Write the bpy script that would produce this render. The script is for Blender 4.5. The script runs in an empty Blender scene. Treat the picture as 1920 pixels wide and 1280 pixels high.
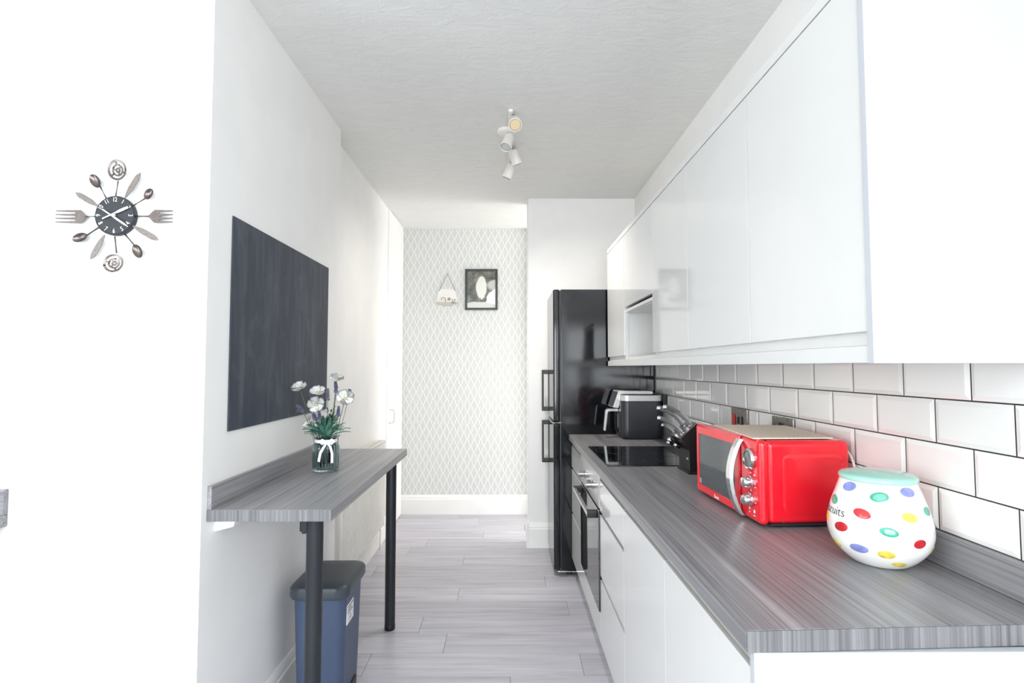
import bpy, bmesh, math, random
from mathutils import Vector, Matrix
random.seed(7)
sc = bpy.context.scene
COL = sc.collection
PI = math.pi

# ------------------------------------------------------------------ camera, world, lights, exposure
CAM_H = 1.41
cam = bpy.data.cameras.new('camera'); cam.sensor_width = 36.0; cam.lens = 36.0 * 1005.0 / 1920.0
cam.clip_start = 0.02
co = bpy.data.objects.new('camera', cam); COL.objects.link(co)
yaw = math.atan(7 / 1005.0); pitch = math.atan(48 / 1005.0)
co.location = (0, 0, CAM_H); co.rotation_euler = (PI / 2 + pitch, 0, -yaw)
sc.camera = co

w = bpy.data.worlds.new('world'); sc.world = w; w.use_nodes = True
bgn = w.node_tree.nodes['Background']; bgn.inputs[0].default_value = (0.72, 0.86, 1.0, 1); bgn.inputs[1].default_value = 1.2

def area(name, loc, rot, sx, sy, power, col):
    l = bpy.data.lights.new(name, 'AREA'); l.shape = 'RECTANGLE'; l.size = sx; l.size_y = sy
    l.energy = power; l.color = col
    o = bpy.data.objects.new(name, l); COL.objects.link(o); o.location = loc; o.rotation_euler = rot
    return o
# daylight through the big window behind the camera and the hall doorway; side, right and overhead lights are added fill
area('window_daylight', (-0.62, -5.56, 1.45), (PI / 2, 0, 0), 3.0, 1.9, 235, (0.92, 0.965, 1.0))
area('right_fill_light', (1.12, -1.9, 1.8), (0, PI / 2, 0), 1.4, 2.3, 75, (0.91, 0.96, 1.0))  # unseen right-hand opening, added to brighten the left wall
area('side_fill_light', (-3.32, -0.55, 1.5), (0, -PI / 2, 0), 1.5, 2.0, 50, (0.95, 0.975, 1.0))  # unseen left-hand opening, added to light the right cabinets
area('overhead_fill_light', (-0.8, -2.1, CAM_H + 1.5), (0, 0, 0), 2.7, 2.3, 95, (0.86, 0.94, 1.0))  # invented overhead source, added to lift worktops and floor
area('hall_daylight', (2.15, 4.82, 1.45), (0, PI / 2, 0), 2.0, 0.72, 38, (1.0, 0.97, 0.93))

sc.view_settings.view_transform = 'Standard'; sc.view_settings.look = 'None'
sc.view_settings.exposure = 0.20; sc.view_settings.gamma = 1.0; sc.view_settings.use_curve_mapping = False
sc.cycles.use_denoising = True
sc.cycles.max_bounces = 12; sc.cycles.diffuse_bounces = 6; sc.cycles.glossy_bounces = 6; sc.cycles.transmission_bounces = 10
sc.cycles.caustics_refractive = False; sc.cycles.caustics_reflective = False
sc.cycles.sample_clamp_indirect = 6

# ------------------------------------------------------------------ materials
def lin(c):
    def f(v):
        v /= 255.0
        return v / 12.92 if v <= 0.04045 else ((v + 0.055) / 1.055) ** 2.4
    return (f(c[0]), f(c[1]), f(c[2]), 1)

class G:
    """small node-graph builder"""
    def __init__(s, name):
        s.m = bpy.data.materials.new(name); s.m.use_nodes = True
        s.nt = s.m.node_tree; s.b = s.nt.nodes['Principled BSDF']
    def n(s, t, **kw):
        x = s.nt.nodes.new(t)
        for k, v in kw.items(): setattr(x, k, v)
        return x
    def l(s, a, b): s.nt.links.new(a, b)
    def coord(s, scale=(1, 1, 1), loc=(0, 0, 0), rot=(0, 0, 0)):
        tc = s.n('ShaderNodeTexCoord'); mp = s.n('ShaderNodeMapping')
        mp.inputs['Scale'].default_value = scale; mp.inputs['Location'].default_value = loc; mp.inputs['Rotation'].default_value = rot
        s.l(tc.outputs['Object'], mp.inputs[0]); return mp.outputs[0]
    def noise(s, vec, scale=1.0, detail=4.0, rough=0.5, dist=0.0):
        x = s.n('ShaderNodeTexNoise'); x.inputs['Scale'].default_value = scale; x.inputs['Detail'].default_value = detail
        x.inputs['Roughness'].default_value = rough; x.inputs['Distortion'].default_value = dist
        s.l(vec, x.inputs['Vector']); return x.outputs[0]
    def ramp(s, fac, stops):
        r = s.n('ShaderNodeValToRGB'); e = r.color_ramp.elements
        while len(e) < len(stops): e.new(0.5)
        for i, (p, c) in enumerate(stops): e[i].position = p; e[i].color = c if len(c) == 4 else lin(c)
        s.l(fac, r.inputs[0]); return r.outputs[0]
    def math(s, op, a, b=None, c=None):
        x = s.n('ShaderNodeMath', operation=op)
        for i, v in enumerate((a, b, c)):
            if v is None: continue
            if isinstance(v, (int, float)): x.inputs[i].default_value = v
            else: s.l(v, x.inputs[i])
        return x.outputs[0]
    def mix(s, fac, a, b, mode='MIX'):
        x = s.n('ShaderNodeMix', data_type='RGBA', blend_type=mode)
        for sock, v in ((x.inputs[0], fac), (x.inputs[6], a), (x.inputs[7], b)):
            if isinstance(v, (int, float)): sock.default_value = v
            elif isinstance(v, tuple): sock.default_value = v if len(v) == 4 else lin(v)
            else: s.l(v, sock)
        return x.outputs[2]
    def bump(s, h, strength=0.1, dist=0.01):
        x = s.n('ShaderNodeBump'); x.inputs['Strength'].default_value = strength; x.inputs['Distance'].default_value = dist
        s.l(h, x.inputs['Height']); s.l(x.outputs[0], s.b.inputs['Normal'])
    def set(s, **kw):
        names = dict(rough='Roughness', metal='Metallic', spec='Specular IOR Level', coat='Coat Weight', coatr='Coat Roughness',
                     trans='Transmission Weight', ior='IOR', sheen='Sheen Weight', emit='Emission Strength')
        for k, v in kw.items():
            if k == 'col':
                if isinstance(v, tuple): s.b.inputs['Base Color'].default_value = v if len(v) == 4 else lin(v)
                else: s.l(v, s.b.inputs['Base Color'])
            elif isinstance(v, (int, float)): s.b.inputs[names[k]].default_value = v
            else: s.l(v, s.b.inputs[names[k]])
        return s

def mat(name, col, rough=0.5, metal=0.0, vary=0.04, scale=6.0, bump=0.0, bscale=80.0, **kw):
    """plain surface with a faint procedural mottling"""
    g = G(name)
    nz = g.noise(g.coord(), scale, 3)
    lo = tuple(max(0, c * (1 - vary)) for c in col); hi = tuple(min(255, c * (1 + vary * 0.6)) for c in col)
    g.set(col=g.ramp(nz, [(0.3, lo), (0.7, hi)]), rough=rough, metal=metal, **kw)
    if bump: g.bump(g.noise(g.coord(), bscale, 3), bump, 0.003)
    return g.m

def wood(name, seed, axis='Y', gain=1.0):
    g = G(name)
    sc1, sc2, sc3 = (13, 0.5, 13), (150, 1.6, 150), (34, 0.8, 34)
    if axis == 'X': sc1, sc2, sc3 = (.5, 13, 13), (1.6, 150, 150), (.8, 34, 34)
    if axis == 'Z': sc1, sc2, sc3 = (48, 0.9, .55), (260, 2, 1.6), (70, 1.2, .8)
    a = g.noise(g.coord(sc1, (seed, seed * 2, 0)), 1.0, 5, 0.55, 0.35)
    b = g.noise(g.coord(sc2, (seed, 3, seed)), 1.0, 4, 0.6, 0.2)
    c = g.noise(g.coord(sc3, (seed * 3, 1, 5)), 1.0, 6, 0.6, 0.5)
    base = g.ramp(a, [(0.28, (126, 124, 126)), (0.48, (143, 142, 144)), (0.62, (153, 152, 154)), (0.78, (166, 166, 168))] if axis != 'Z' else [(0.28, (98, 97, 100)), (0.48, (122, 122, 124)), (0.62, (136, 135, 137)), (0.78, (150, 150, 152))])
    fine = g.ramp(b, [(0.32, (168, 166, 168)), (0.55, (244, 244, 244)), (0.75, (255, 255, 255))])
    col = g.mix(0.75, base, fine, 'MULTIPLY')
    dark = g.ramp(c, [(0.66, (0, 0, 0, 1)), (0.76, (1, 1, 1, 1))])
    col = g.mix(g.math('MULTIPLY', dark, 0.55), col, (84, 78, 78))
    if gain != 1.0: col = g.mix(1.0, col, (gain, gain, gain * 1.01, 1), 'MULTIPLY')
    g.set(col=col, rough=0.36, spec=0.45)
    g.bump(b, 0.12, 0.001)
    return g.m

M = {}
M['wall'] = mat('white_wall_paint', (242, 241, 239), 0.75, bump=0.05, bscale=220, vary=0.01)
M['trim'] = mat('white_gloss_trim', (240, 239, 236), 0.35, vary=0.01)
M['door_cream'] = mat('cream_door_paint', (240, 239, 235), 0.35, vary=0.01)
def ceiling_mat():
    g = G('textured_ceiling_paint')
    v = g.coord((1.0, 2.4, 1.0))
    st = g.noise(v, 7.0, 6, 0.6, 1.6); fl = g.noise(g.coord(), 26, 3, 0.6, 2.2)
    ridge = g.ramp(fl, [(0.60, (0, 0, 0, 1)), (0.72, (1, 1, 1, 1))])
    h = g.math('ADD', st, g.math('MULTIPLY', ridge, 0.5))
    g.set(col=g.ramp(st, [(0.3, (230, 230, 227)), (0.7, (236, 236, 233))]), rough=0.8)
    g.bump(h, 0.22, 0.012); return g.m
M['ceiling'] = ceiling_mat()
def paper_mat():
    g = G('diamond_lattice_wallpaper')
    tc = g.n('ShaderNodeTexCoord'); sp = g.n('ShaderNodeSeparateXYZ'); g.l(tc.outputs['Object'], sp.inputs[0])
    u = g.math('DIVIDE', sp.outputs[0], 0.0662); v = g.math('DIVIDE', sp.outputs[2], 0.130)
    wv = g.math('MULTIPLY', g.math('SINE', g.math('MULTIPLY', v, 4 * PI)), 0.05)
    def line(sign):
        t = g.math('ADD', u, g.math('MULTIPLY', g.math('ADD', v, wv), sign))
        d = g.math('ABSOLUTE', g.math('SUBTRACT', g.math('FRACT', t), 0.5))
        return g.math('SUBTRACT', 1.0, g.math('SMOOTHSTEP' if False else 'MULTIPLY', g.math('MINIMUM', g.math('DIVIDE', g.math('MAXIMUM', g.math('SUBTRACT', d, 0.035), 0.0), 0.05), 1.0), 1.0))
    f = g.math('MAXIMUM', line(1.0), line(-1.0))
    nz = g.noise(g.coord(), 30, 3)
    bg = g.ramp(nz, [(0.3, (203, 204, 202)), (0.7, (211, 212, 210))])
    g.set(col=g.mix(f, bg, (233, 233, 230)), rough=0.6); return g.m
M['paper'] = paper_mat()
def plank_mat():
    g = G('washed_grey_oak_plank')
    oi = g.n('ShaderNodeObjectInfo'); cb = g.n('ShaderNodeCombineXYZ'); g.l(g.math('MULTIPLY', oi.outputs['Random'], 40), cb.inputs[0]); g.l(g.math('MULTIPLY', oi.outputs['Random'], 17), cb.inputs[1])
    ad = g.n('ShaderNodeVectorMath', operation='ADD'); g.l(g.coord((1.6, 26, 26)), ad.inputs[0]); g.l(cb.outputs[0], ad.inputs[1])
    a = g.noise(ad.outputs[0], 1.0, 6, 0.6, 0.6)
    base = g.ramp(a, [(0.28, (170, 169, 176)), (0.5, (193, 192, 199)), (0.72, (208, 207, 212))])
    tint = g.ramp(oi.outputs['Random'], [(0.0, (232, 231, 233)), (0.5, (246, 244, 246)), (1.0, (255, 255, 255))])
    g.set(col=g.mix(1.0, base, tint, 'MULTIPLY'), rough=0.34, spec=0.4); g.bump(a, 0.08, 0.002); return g.m
M['plank'] = plank_mat()
M['subfloor'] = mat('dark_floor_joint', (92, 88, 88), 0.8)
M['wood'] = wood('grey_wood_laminate', 1.7)
M['wood_table'] = wood('grey_wood_laminate_table', 8.3, 'Y', 1.22); M['wood_side'] = wood('grey_wood_laminate_side', 3.3, 'X')
M['wood_edge'] = wood('grey_wood_laminate_edging', 4.1, 'Z')
M['gloss'] = mat('gloss_pale_grey_door', (219, 219, 217), 0.07, vary=0.004)
M['carcass'] = mat('matt_pale_carcass', (219, 219, 217), 0.4, vary=0.01)
M['rail'] = mat('taupe_grip_rail', (176, 170, 162), 0.4)
M['endpanel'] = mat('toned_down_end_panel', (190, 193, 198), 0.22, vary=0.006)  # toned below the matching doors; the colour offsets strong window light
M['shadow_gap'] = mat('painted_gap_shade', (48, 46, 46), 0.7)  # dark tone stands in for shade inside the drawer grip recesses
def chalk_mat():
    g = G('slate_chalkboard_paint')
    a = g.noise(g.coord((1, 7, 1.0)), 2.2, 6, 0.65, 0.7); b = g.noise(g.coord((1, 1, 1)), 5, 6, 0.6, 1.2)
    col = g.ramp(a, [(0.25, (45, 50, 60)), (0.5, (57, 63, 74)), (0.68, (74, 81, 91)), (0.8, (102, 108, 116))])
    col = g.mix(g.ramp(b, [(0.55, (0, 0, 0, 1)), (0.85, (0.35, 0.35, 0.35, 1))]), col, (120, 126, 134))
    g.set(col=col, rough=0.62); g.bump(b, 0.05, 0.001); return g.m
M['chalk'] = chalk_mat()
def tile_mat():
    g = G('white_glazed_tile')
    oi = g.n('ShaderNodeObjectInfo')
    g.set(col=g.ramp(oi.outputs['Random'], [(0, (236, 235, 231)), (1, (244, 243, 240))]), rough=0.08, coat=0.3); return g.m
M['tile'] = tile_mat()
M['grout'] = mat('dark_grout', (58, 52, 48), 0.85, scale=90, vary=0.15)
def fridge_mat():
    g = G('black_gloss_fridge')
    nz = g.noise(g.coord((1.6, 1.6, 1.2)), 2.2, 2, 0.5, 0.8)
    g.set(col=(17, 18, 21), rough=0.09, spec=0.38); g.bump(nz, 0.04, 0.02); return g.m
M['fridge'] = fridge_mat()
M['black'] = mat('black_plastic', (20, 20, 22), 0.42, vary=0.1)
M['black_soft'] = mat('dark_grey_plastic', (44, 46, 52), 0.34, vary=0.08)
M['black_metal'] = mat('satin_black_powder_coat', (32, 35, 40), 0.38, vary=0.08, spec=0.4)
M['hob'] = mat('black_ceramic_glass', (14, 15, 18), 0.05, spec=0.8, vary=0.1)
M['ovenglass'] = mat('smoked_oven_glass', (26, 28, 32), 0.04, spec=0.9, vary=0.1)
M['steel'] = mat('brushed_stainless', (196, 196, 196), 0.28, 1.0, scale=40)
M['chrome'] = mat('polished_chrome', (225, 226, 228), 0.07, 1.0)
M['silver'] = mat('silver_plastic', (214, 213, 210), 0.3, 0.35)
M['cutlery'] = mat('dark_chrome_cutlery', (116, 108, 104), 0.3, 1.0, scale=60, vary=0.1)
M['cutlery_matt'] = mat('hammered_grey_cutlery', (128, 121, 116), 0.5, 0.7, scale=140, vary=0.12, bump=0.2, bscale=400)
M['clockface'] = mat('dark_slate_dial', (33, 38, 44), 0.5, vary=0.12, scale=40)
M['white'] = mat('white_print', (244, 244, 240), 0.5, vary=0.005)
M['red'] = mat('glossy_red_enamel', (240, 26, 44), 0.16, vary=0.03, coat=0.5, coatr=0.06)
def window_mat():
    g = G('dark_microwave_window')
    vo = g.n('ShaderNodeTexVoronoi'); vo.inputs['Scale'].default_value = 420; g.l(g.coord(), vo.inputs['Vector'])
    g.set(col=g.ramp(vo.outputs['Distance'], [(0.2, (40, 45, 48)), (0.6, (84, 90, 93))]), rough=0.07, spec=0.8); return g.m
M['mwindow'] = window_mat()
M['ceramic'] = mat('white_glazed_ceramic', (243, 242, 238), 0.08, vary=0.008, coat=0.4)
M['mint'] = mat('mint_green_glaze', (166, 214, 198), 0.10, vary=0.02, coat=0.4)
def dot(name, col): return mat(name, col, 0.12, vary=0.16, scale=55, coat=0.3)
M['dot_red'] = dot('red_glaze_dot', (204, 38, 48)); M['dot_blue'] = dot('lilac_glaze_dot', (138, 146, 208))
M['dot_green'] = dot('green_glaze_dot', (64, 164, 136)); M['dot_yellow'] = dot('yellow_glaze_dot', (238, 208, 88))
M['ink'] = mat('black_ink', (20, 20, 22), 0.4)
M['timer_face'] = mat('grey_timer_face', (112, 108, 102), 0.15)
M['cardboard'] = mat('buff_hardboard', (226, 212, 194), 0.85, vary=0.12, scale=220)
M['bin'] = mat('slate_blue_plastic', (66, 80, 106), 0.42, vary=0.05)
M['binlid'] = mat('charcoal_plastic_lid', (58, 65, 72), 0.38, vary=0.06)
M['label'] = mat('white_paper_label', (226, 226, 226), 0.6)
M['radiator'] = mat('white_radiator_enamel', (232, 230, 224), 0.35, vary=0.01)
M['petal'] = mat('white_silk_petal', (246, 246, 244), 0.7, vary=0.01)
M['stamen'] = mat('yellow_green_stamen', (196, 196, 120), 0.7)
M['stem'] = mat('green_stem', (84, 104, 84), 0.6, vary=0.15)
M['leaf'] = mat('blue_green_leaf', (112, 172, 152), 0.55, vary=0.25, scale=25)
M['leaf_dark'] = mat('dark_green_leaf', (34, 84, 46), 0.5, vary=0.25, scale=25)
M['lavender'] = mat('dusty_lavender_floret', (108, 109, 134), 0.75, vary=0.25, scale=60)
M['ribbon'] = mat('white_satin_ribbon', (246, 244, 248), 0.45, vary=0.01)
def glass_mat():
    g = G('teal_tinted_glass'); g.set(col=lin((196, 216, 218)), rough=0.03, trans=1.0, ior=1.35); return g.m
M['glass'] = glass_mat()
M['frame'] = mat('black_picture_frame', (36, 42, 40), 0.35)
def print_mat():
    # a plain generic abstract print: pale cloud on dark ground with glare painted into the light lower right corner
    g = G('monochrome_abstract_print')
    tc = g.n('ShaderNodeTexCoord'); sp = g.n('ShaderNodeSeparateXYZ'); g.l(tc.outputs['Object'], sp.inputs[0])
    x, z = sp.outputs[0], sp.outputs[2]
    nz = g.noise(g.coord((1, 1, 1)), 16, 5, 0.6, 0.5)
    bgc = g.ramp(nz, [(0.3, (62, 62, 58)), (0.55, (112, 112, 106)), (0.75, (160, 160, 154))])
    def blob(cx, cz, rx, rz, soft):
        dx = g.math('DIVIDE', g.math('SUBTRACT', x, cx), rx); dz = g.math('DIVIDE', g.math('SUBTRACT', z, cz), rz)
        r = g.math('SQRT', g.math('ADD', g.math('MULTIPLY', dx, dx), g.math('MULTIPLY', dz, dz)))
        r = g.math('ADD', r, g.math('MULTIPLY', g.math('SUBTRACT', nz, 0.5), 0.7))
        return g.ramp(r, [(1 - soft, (1, 1, 1, 1)), (1.0 + soft, (0, 0, 0, 1))])
    c = g.mix(blob(0.0, 0.02, 0.055, 0.12, 0.12), bgc, (226, 224, 216))
    c = g.mix(blob(0.14, 0.04, 0.10, 0.06, 0.3), c, (196, 196, 192))
    c = g.mix(blob(0.17, -0.11, 0.12, 0.13, 0.06), c, (244, 244, 242))
    c = g.mix(blob(-0.04, -0.17, 0.20, 0.05, 0.15), c, (204, 204, 198))
    g.set(col=c, rough=0.12); return g.m
M['print'] = print_mat()
M['plaque'] = mat('white_painted_plaque', (232, 230, 224), 0.6)
M['plaque_base'] = mat('sandy_plaque_edge', (196, 188, 172), 0.6)
M['grey_paint'] = mat('grey_motif_paint', (156, 150, 148), 0.6)
M['rope'] = mat('grey_jute_cord', (150, 146, 138), 0.9, vary=0.2, scale=200)
M['warm_lens'] = mat('warm_lamp_lens', (236, 214, 170), 0.25)
M['cool_lens'] = mat('clear_lamp_lens', (204, 206, 206), 0.2)
M['lamp_white'] = mat('white_lamp_enamel', (243, 240, 234), 0.3, vary=0.01)
M['socket_steel'] = mat('brushed_socket_plate', (150, 146, 140), 0.3, 1.0, scale=60, vary=0.15)
M['switch_red'] = mat('red_switch_rocker', (206, 20, 30), 0.3)
M['cable'] = mat('white_flex', (226, 224, 218), 0.5)

# ------------------------------------------------------------------ mesh helpers
def nb(): return bmesh.new()
def box(bm, x0, x1, y0, y1, z0, z1, bev=0.0, seg=2, sel=None):
    vs = [bm.verts.new((x, y, z)) for x in (x0, x1) for y in (y0, y1) for z in (z0, z1)]
    fs = [(0, 1, 3, 2), (4, 6, 7, 5), (0, 4, 5, 1), (2, 3, 7, 6), (0, 2, 6, 4), (1, 5, 7, 3)]
    faces = [bm.faces.new([vs[i] for i in f]) for f in fs]
    if bev:
        es = {e for f in faces for e in f.edges}
        if sel: es = [e for e in es if sel((e.verts[1].co - e.verts[0].co).normalized(), (e.verts[0].co + e.verts[1].co) / 2)]
        bmesh.ops.bevel(bm, geom=list(es), offset=bev, segments=seg, affect='EDGES', profile=0.5)
    return bm
def B(x0, x1, y0, y1, z0, z1, bev=0.0, seg=2, sel=None): return box(nb(), x0, x1, y0, y1, z0, z1, bev, seg, sel)
def prism(bm, pts, axis, a0, a1):
    """extrude a 2D outline: axis 'x' pts=(y,z), 'y' pts=(x,z), 'z' pts=(x,y)"""
    def P(p, a): return {'x': (a, p[0], p[1]), 'y': (p[0], a, p[1]), 'z': (p[0], p[1], a)}[axis]
    A = [bm.verts.new(P(p, a0)) for p in pts]; C = [bm.verts.new(P(p, a1)) for p in pts]
    n = len(pts)
    bm.faces.new(A); bm.faces.new(C[::-1])
    for i in range(n): bm.faces.new([A[i], C[i], C[(i + 1) % n], A[(i + 1) % n]])
    bmesh.ops.recalc_face_normals(bm, faces=bm.faces[:]); return bm
def ring_loft(bm, rings, cap=True):
    R = [[bm.verts.new(p) for p in r] for r in rings]; n = len(R[0])
    for a, b in zip(R, R[1:]):
        for i in range(n): bm.faces.new([a[i], a[(i + 1) % n], b[(i + 1) % n], b[i]])
    if cap:
        bm.faces.new(R[0][::-1]); bm.faces.new(R[-1])
    bmesh.ops.recalc_face_normals(bm, faces=bm.faces[:]); return bm
def lathe(bm, prof, c=(0, 0, 0), n=48, mod=None, cap=True):
    rings = []
    for r, z in prof:
        rings.append([(c[0] + (r * (mod(t, r, z) if mod else 1)) * math.cos(t), c[1] + (r * (mod(t, r, z) if mod else 1)) * math.sin(t), c[2] + z)
                      for t in (2 * PI * i / n for i in range(n))])
    return ring_loft(bm, rings, cap)
def frame_from(d):
    d = Vector(d).normalized(); a = Vector((0, 0, 1)) if abs(d.z) < 0.9 else Vector((1, 0, 0))
    u = d.cross(a).normalized(); return u, u.cross(d).normalized(), d
def tube(bm, pts, r, n=10, flat=1.0):
    pts = [Vector(p) for p in pts]; rings = []; rr = r if isinstance(r, (list, tuple)) else [r] * len(pts)
    u = None
    for i, p in enumerate(pts):
        d = (pts[min(i + 1, len(pts) - 1)] - pts[max(i - 1, 0)]).normalized()
        if u is None: u, v, _ = frame_from(d)
        else:
            u = (u - d * u.dot(d)).normalized(); v = d.cross(u)
        rings.append([tuple(p + u * rr[i] * math.cos(t) + v * rr[i] * flat * math.sin(t)) for t in (2 * PI * k / n for k in range(n))])
    return ring_loft(bm, rings)
def axis_lathe(bm, prof, o, d, n=28):
    """prof: (radius, distance along d)"""
    u, v, d = frame_from(d); o = Vector(o)
    return ring_loft(bm, [[tuple(o + d * z + u * r * math.cos(t) + v * r * math.sin(t)) for t in (2 * PI * k / n for k in range(n))] for r, z in prof])
def bez(p0, p1, p2, p3, n=12):
    P = [Vector(p) for p in (p0, p1, p2, p3)]
    return [P[0] * (1 - t) ** 3 + P[1] * 3 * t * (1 - t) ** 2 + P[2] * 3 * t * t * (1 - t) + P[3] * t ** 3 for t in (i / n for i in range(n + 1))]
def rrect(x0, x1, y0, y1, r, z, seg=6):
    out = []
    for cx, cy, a in ((x1 - r, y1 - r, 0), (x0 + r, y1 - r, PI / 2), (x0 + r, y0 + r, PI), (x1 - r, y0 + r, 1.5 * PI)):
        for i in range(seg + 1):
            t = a + PI / 2 * i / seg; out.append((cx + r * math.cos(t), cy + r * math.sin(t), z))
    return out

def wloc(o):
    v = Vector((0, 0, 0))
    while o is not None: v += o.location; o = o.parent
    return v
def obj(name, bm, m, parent=None, smooth=True, local=False, label=None, mesh=None):
    if mesh is None:
        me = bpy.data.meshes.new(name)
        if parent is not None and not local:
            bmesh.ops.translate(bm, verts=bm.verts[:], vec=-wloc(parent))
        bm.to_mesh(me); bm.free()
        me.materials.append(M[m] if isinstance(m, str) else m)
        if smooth:
            me.polygons.foreach_set('use_smooth', [True] * len(me.polygons)); me.set_sharp_from_angle(angle=math.radians(35))
    else: me = mesh
    o = bpy.data.objects.new(name, me); COL.objects.link(o)
    if mesh is None and smooth:
        wn = o.modifiers.new('weighted_normals', 'WEIGHTED_NORMAL'); wn.keep_sharp = True
    if parent is not None: o.parent = parent
    if label: o['label'] = label
    return o
def tag(o, label, cat, group=None):
    o['label'] = label; o['category'] = cat
    if group: o['group'] = group
    return o
def thing(name, label, cat, loc=(0, 0, 0), rz=0.0, group=None):
    o = bpy.data.objects.new(name, None); o.empty_display_size = 0.05; COL.objects.link(o)
    o.location = loc; o.rotation_euler = (0, 0, rz); return tag(o, label, cat, group)
def struct(name, bm, m, parent=None):
    o = obj(name, bm, m, parent); 
    if parent is None: o['kind'] = 'structure'
    return o
def text_mesh(body, size, extrude=0.0004, align='CENTER', offset=0.0, spacing=1.0):
    cu = bpy.data.curves.new('text_tmp', 'FONT'); cu.body = body; cu.size = size; cu.extrude = extrude
    cu.align_x = align; cu.align_y = 'CENTER'; cu.resolution_u = 4; cu.offset = offset; cu.space_character = spacing
    o = bpy.data.objects.new('text_tmp', cu); COL.objects.link(o)
    bpy.context.view_layer.update()
    me = bpy.data.meshes.new_from_object(o.evaluated_get(bpy.context.evaluated_depsgraph_get()))
    bpy.data.objects.remove(o); bpy.data.curves.remove(cu)
    bm = nb(); bm.from_mesh(me); bpy.data.meshes.remove(me); return bm

# ------------------------------------------------------------------ room shell
CEIL = 2.77; XL = -0.9625; XREC = -1.03; XR = 1.02; YCL = 1.71; YSTEP = 3.03; YCOL = 4.27; YFAR = 5.23
CT = 0.9524          # counter top height
XROOM = -3.25; YBACK = -5.5
bm = nb()                                                    # ceiling with an opening added behind the camera to let in fill light
box(bm, XROOM - .1, 2.4, -.9, YFAR + .1, CEIL, CEIL + .08); box(bm, XROOM - .1, 2.4, YBACK - .1, -3.3, CEIL, CEIL + .08)
box(bm, XROOM - .1, -2.2, -3.3, -.9, CEIL, CEIL + .08); box(bm, .6, 2.4, -3.3, -.9, CEIL, CEIL + .08)
struct('ceiling', bm, 'ceiling')
floor = struct('floor', B(XROOM - .1, 2.4, YBACK - .1, YFAR + .1, -0.06, -0.0035), 'subfloor')
wall_left = struct('wall_left', B(XL - .12, XL, YCL + .1, YSTEP, 0, CEIL), 'wall')
struct('wall_left_recess', B(XREC - .1, XREC, YSTEP, YFAR, 0, CEIL), 'wall')
struct('wall_clock', B(XROOM, XL, YCL, YCL + .1, 0, CEIL), 'wall')
bm = nb()                                                    # right wall, with an added opening behind the camera for fill light
box(bm, XR, XR + .1, -.7, YCOL + .13, 0, CEIL); box(bm, XR, XR + .1, YBACK, -3.1, 0, CEIL); box(bm, XR, XR + .1, -3.1, -.7, 2.55, CEIL); box(bm, XR, XR + .1, -3.1, -.7, 0, 1.05)
wall_right = struct('wall_right', bm, 'wall')
struct('wall_far', B(XREC, 2.3, YFAR, YFAR + .1, 0, CEIL), 'wall')
struct('wall_column', B(0.16, XR, YCOL, YCOL + .13, 0, CEIL), 'wall')
struct('wall_hall', B(XR, 2.3, YCOL + .03, YCOL + .13, 0, CEIL), 'wall')
bm = nb()                                                    # hall end wall with its window opening
box(bm, 2.3, 2.4, YCOL + .13, YFAR, 0, 0.4); box(bm, 2.3, 2.4, YCOL + .13, YFAR, 2.5, CEIL)
struct('wall_hall_end', bm, 'wall')
bm = nb()                                                    # back wall with window opening x -2.2..1.1? kept inside the wall
box(bm, XROOM, -2.2, YBACK - .1, YBACK, 0, CEIL); box(bm, 0.95, XR, YBACK - .1, YBACK, 0, CEIL)
box(bm, -2.2, 0.95, YBACK - .1, YBACK, 0, 0.45); box(bm, -2.2, 0.95, YBACK - .1, YBACK, 2.42, CEIL)
struct('wall_back', bm, 'wall')
bm = nb()
box(bm, XROOM - .1, XROOM, YBACK, -1.6, 0, CEIL); box(bm, XROOM - .1, XROOM, 0.5, YCL, 0, CEIL)
box(bm, XROOM - .1, XROOM, -1.6, 0.5, 0, 0.7); box(bm, XROOM - .1, XROOM, -1.6, 0.5, 2.3, CEIL)
struct('wall_side', bm, 'wall')  # unseen side wall; its opening is added for fill light
def window_frame(name, axis, a0, a1, z0, z1, p, bars):
    bm = nb(); t = 0.05
    def add(a, b, c, d):
        if axis == 'x': box(bm, a, b, p, p + .06, c, d)
        else: box(bm, p, p + .06, a, b, c, d)
    add(a0, a1, z0, z0 + t); add(a0, a1, z1 - t, z1); add(a0, a0 + t, z0 + t, z1 - t); add(a1 - t, a1, z0 + t, z1 - t)
    for b in bars: add(b - t / 2, b + t / 2, z0 + t, z1 - t)
    return struct(name, bm, 'trim')
window_frame('window_1', 'x', -2.2, 0.95, 0.45, 2.42, YBACK - .06, (-1.15, -0.1))
window_frame('added_window_right', 'y', -3.1, -.7, 1.05, 2.55, XR + .03, (-1.9,))  # frame of the added right-hand opening
window_frame('added_window_left', 'y', -1.6, 0.5, 0.7, 2.3, XROOM - .08, (-0.55,))  # frame of the added left-hand opening
# lattice wallpaper hung on the far wall, painted end of the doorway beside it
struct('wallpaper', B(XREC + .001, 0.192, YFAR - .003, YFAR, 0.17, CEIL), 'paper', None)['kind'] = 'structure'
struct('trim_1', B(0.192, 0.26, YFAR - .05, YFAR, 0, CEIL - .001, .004), 'trim')
struct('trim_2', B(0.155, 0.22, YCOL + .13, YCOL + .16, 0, CEIL - .001, .004), 'trim')
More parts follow.
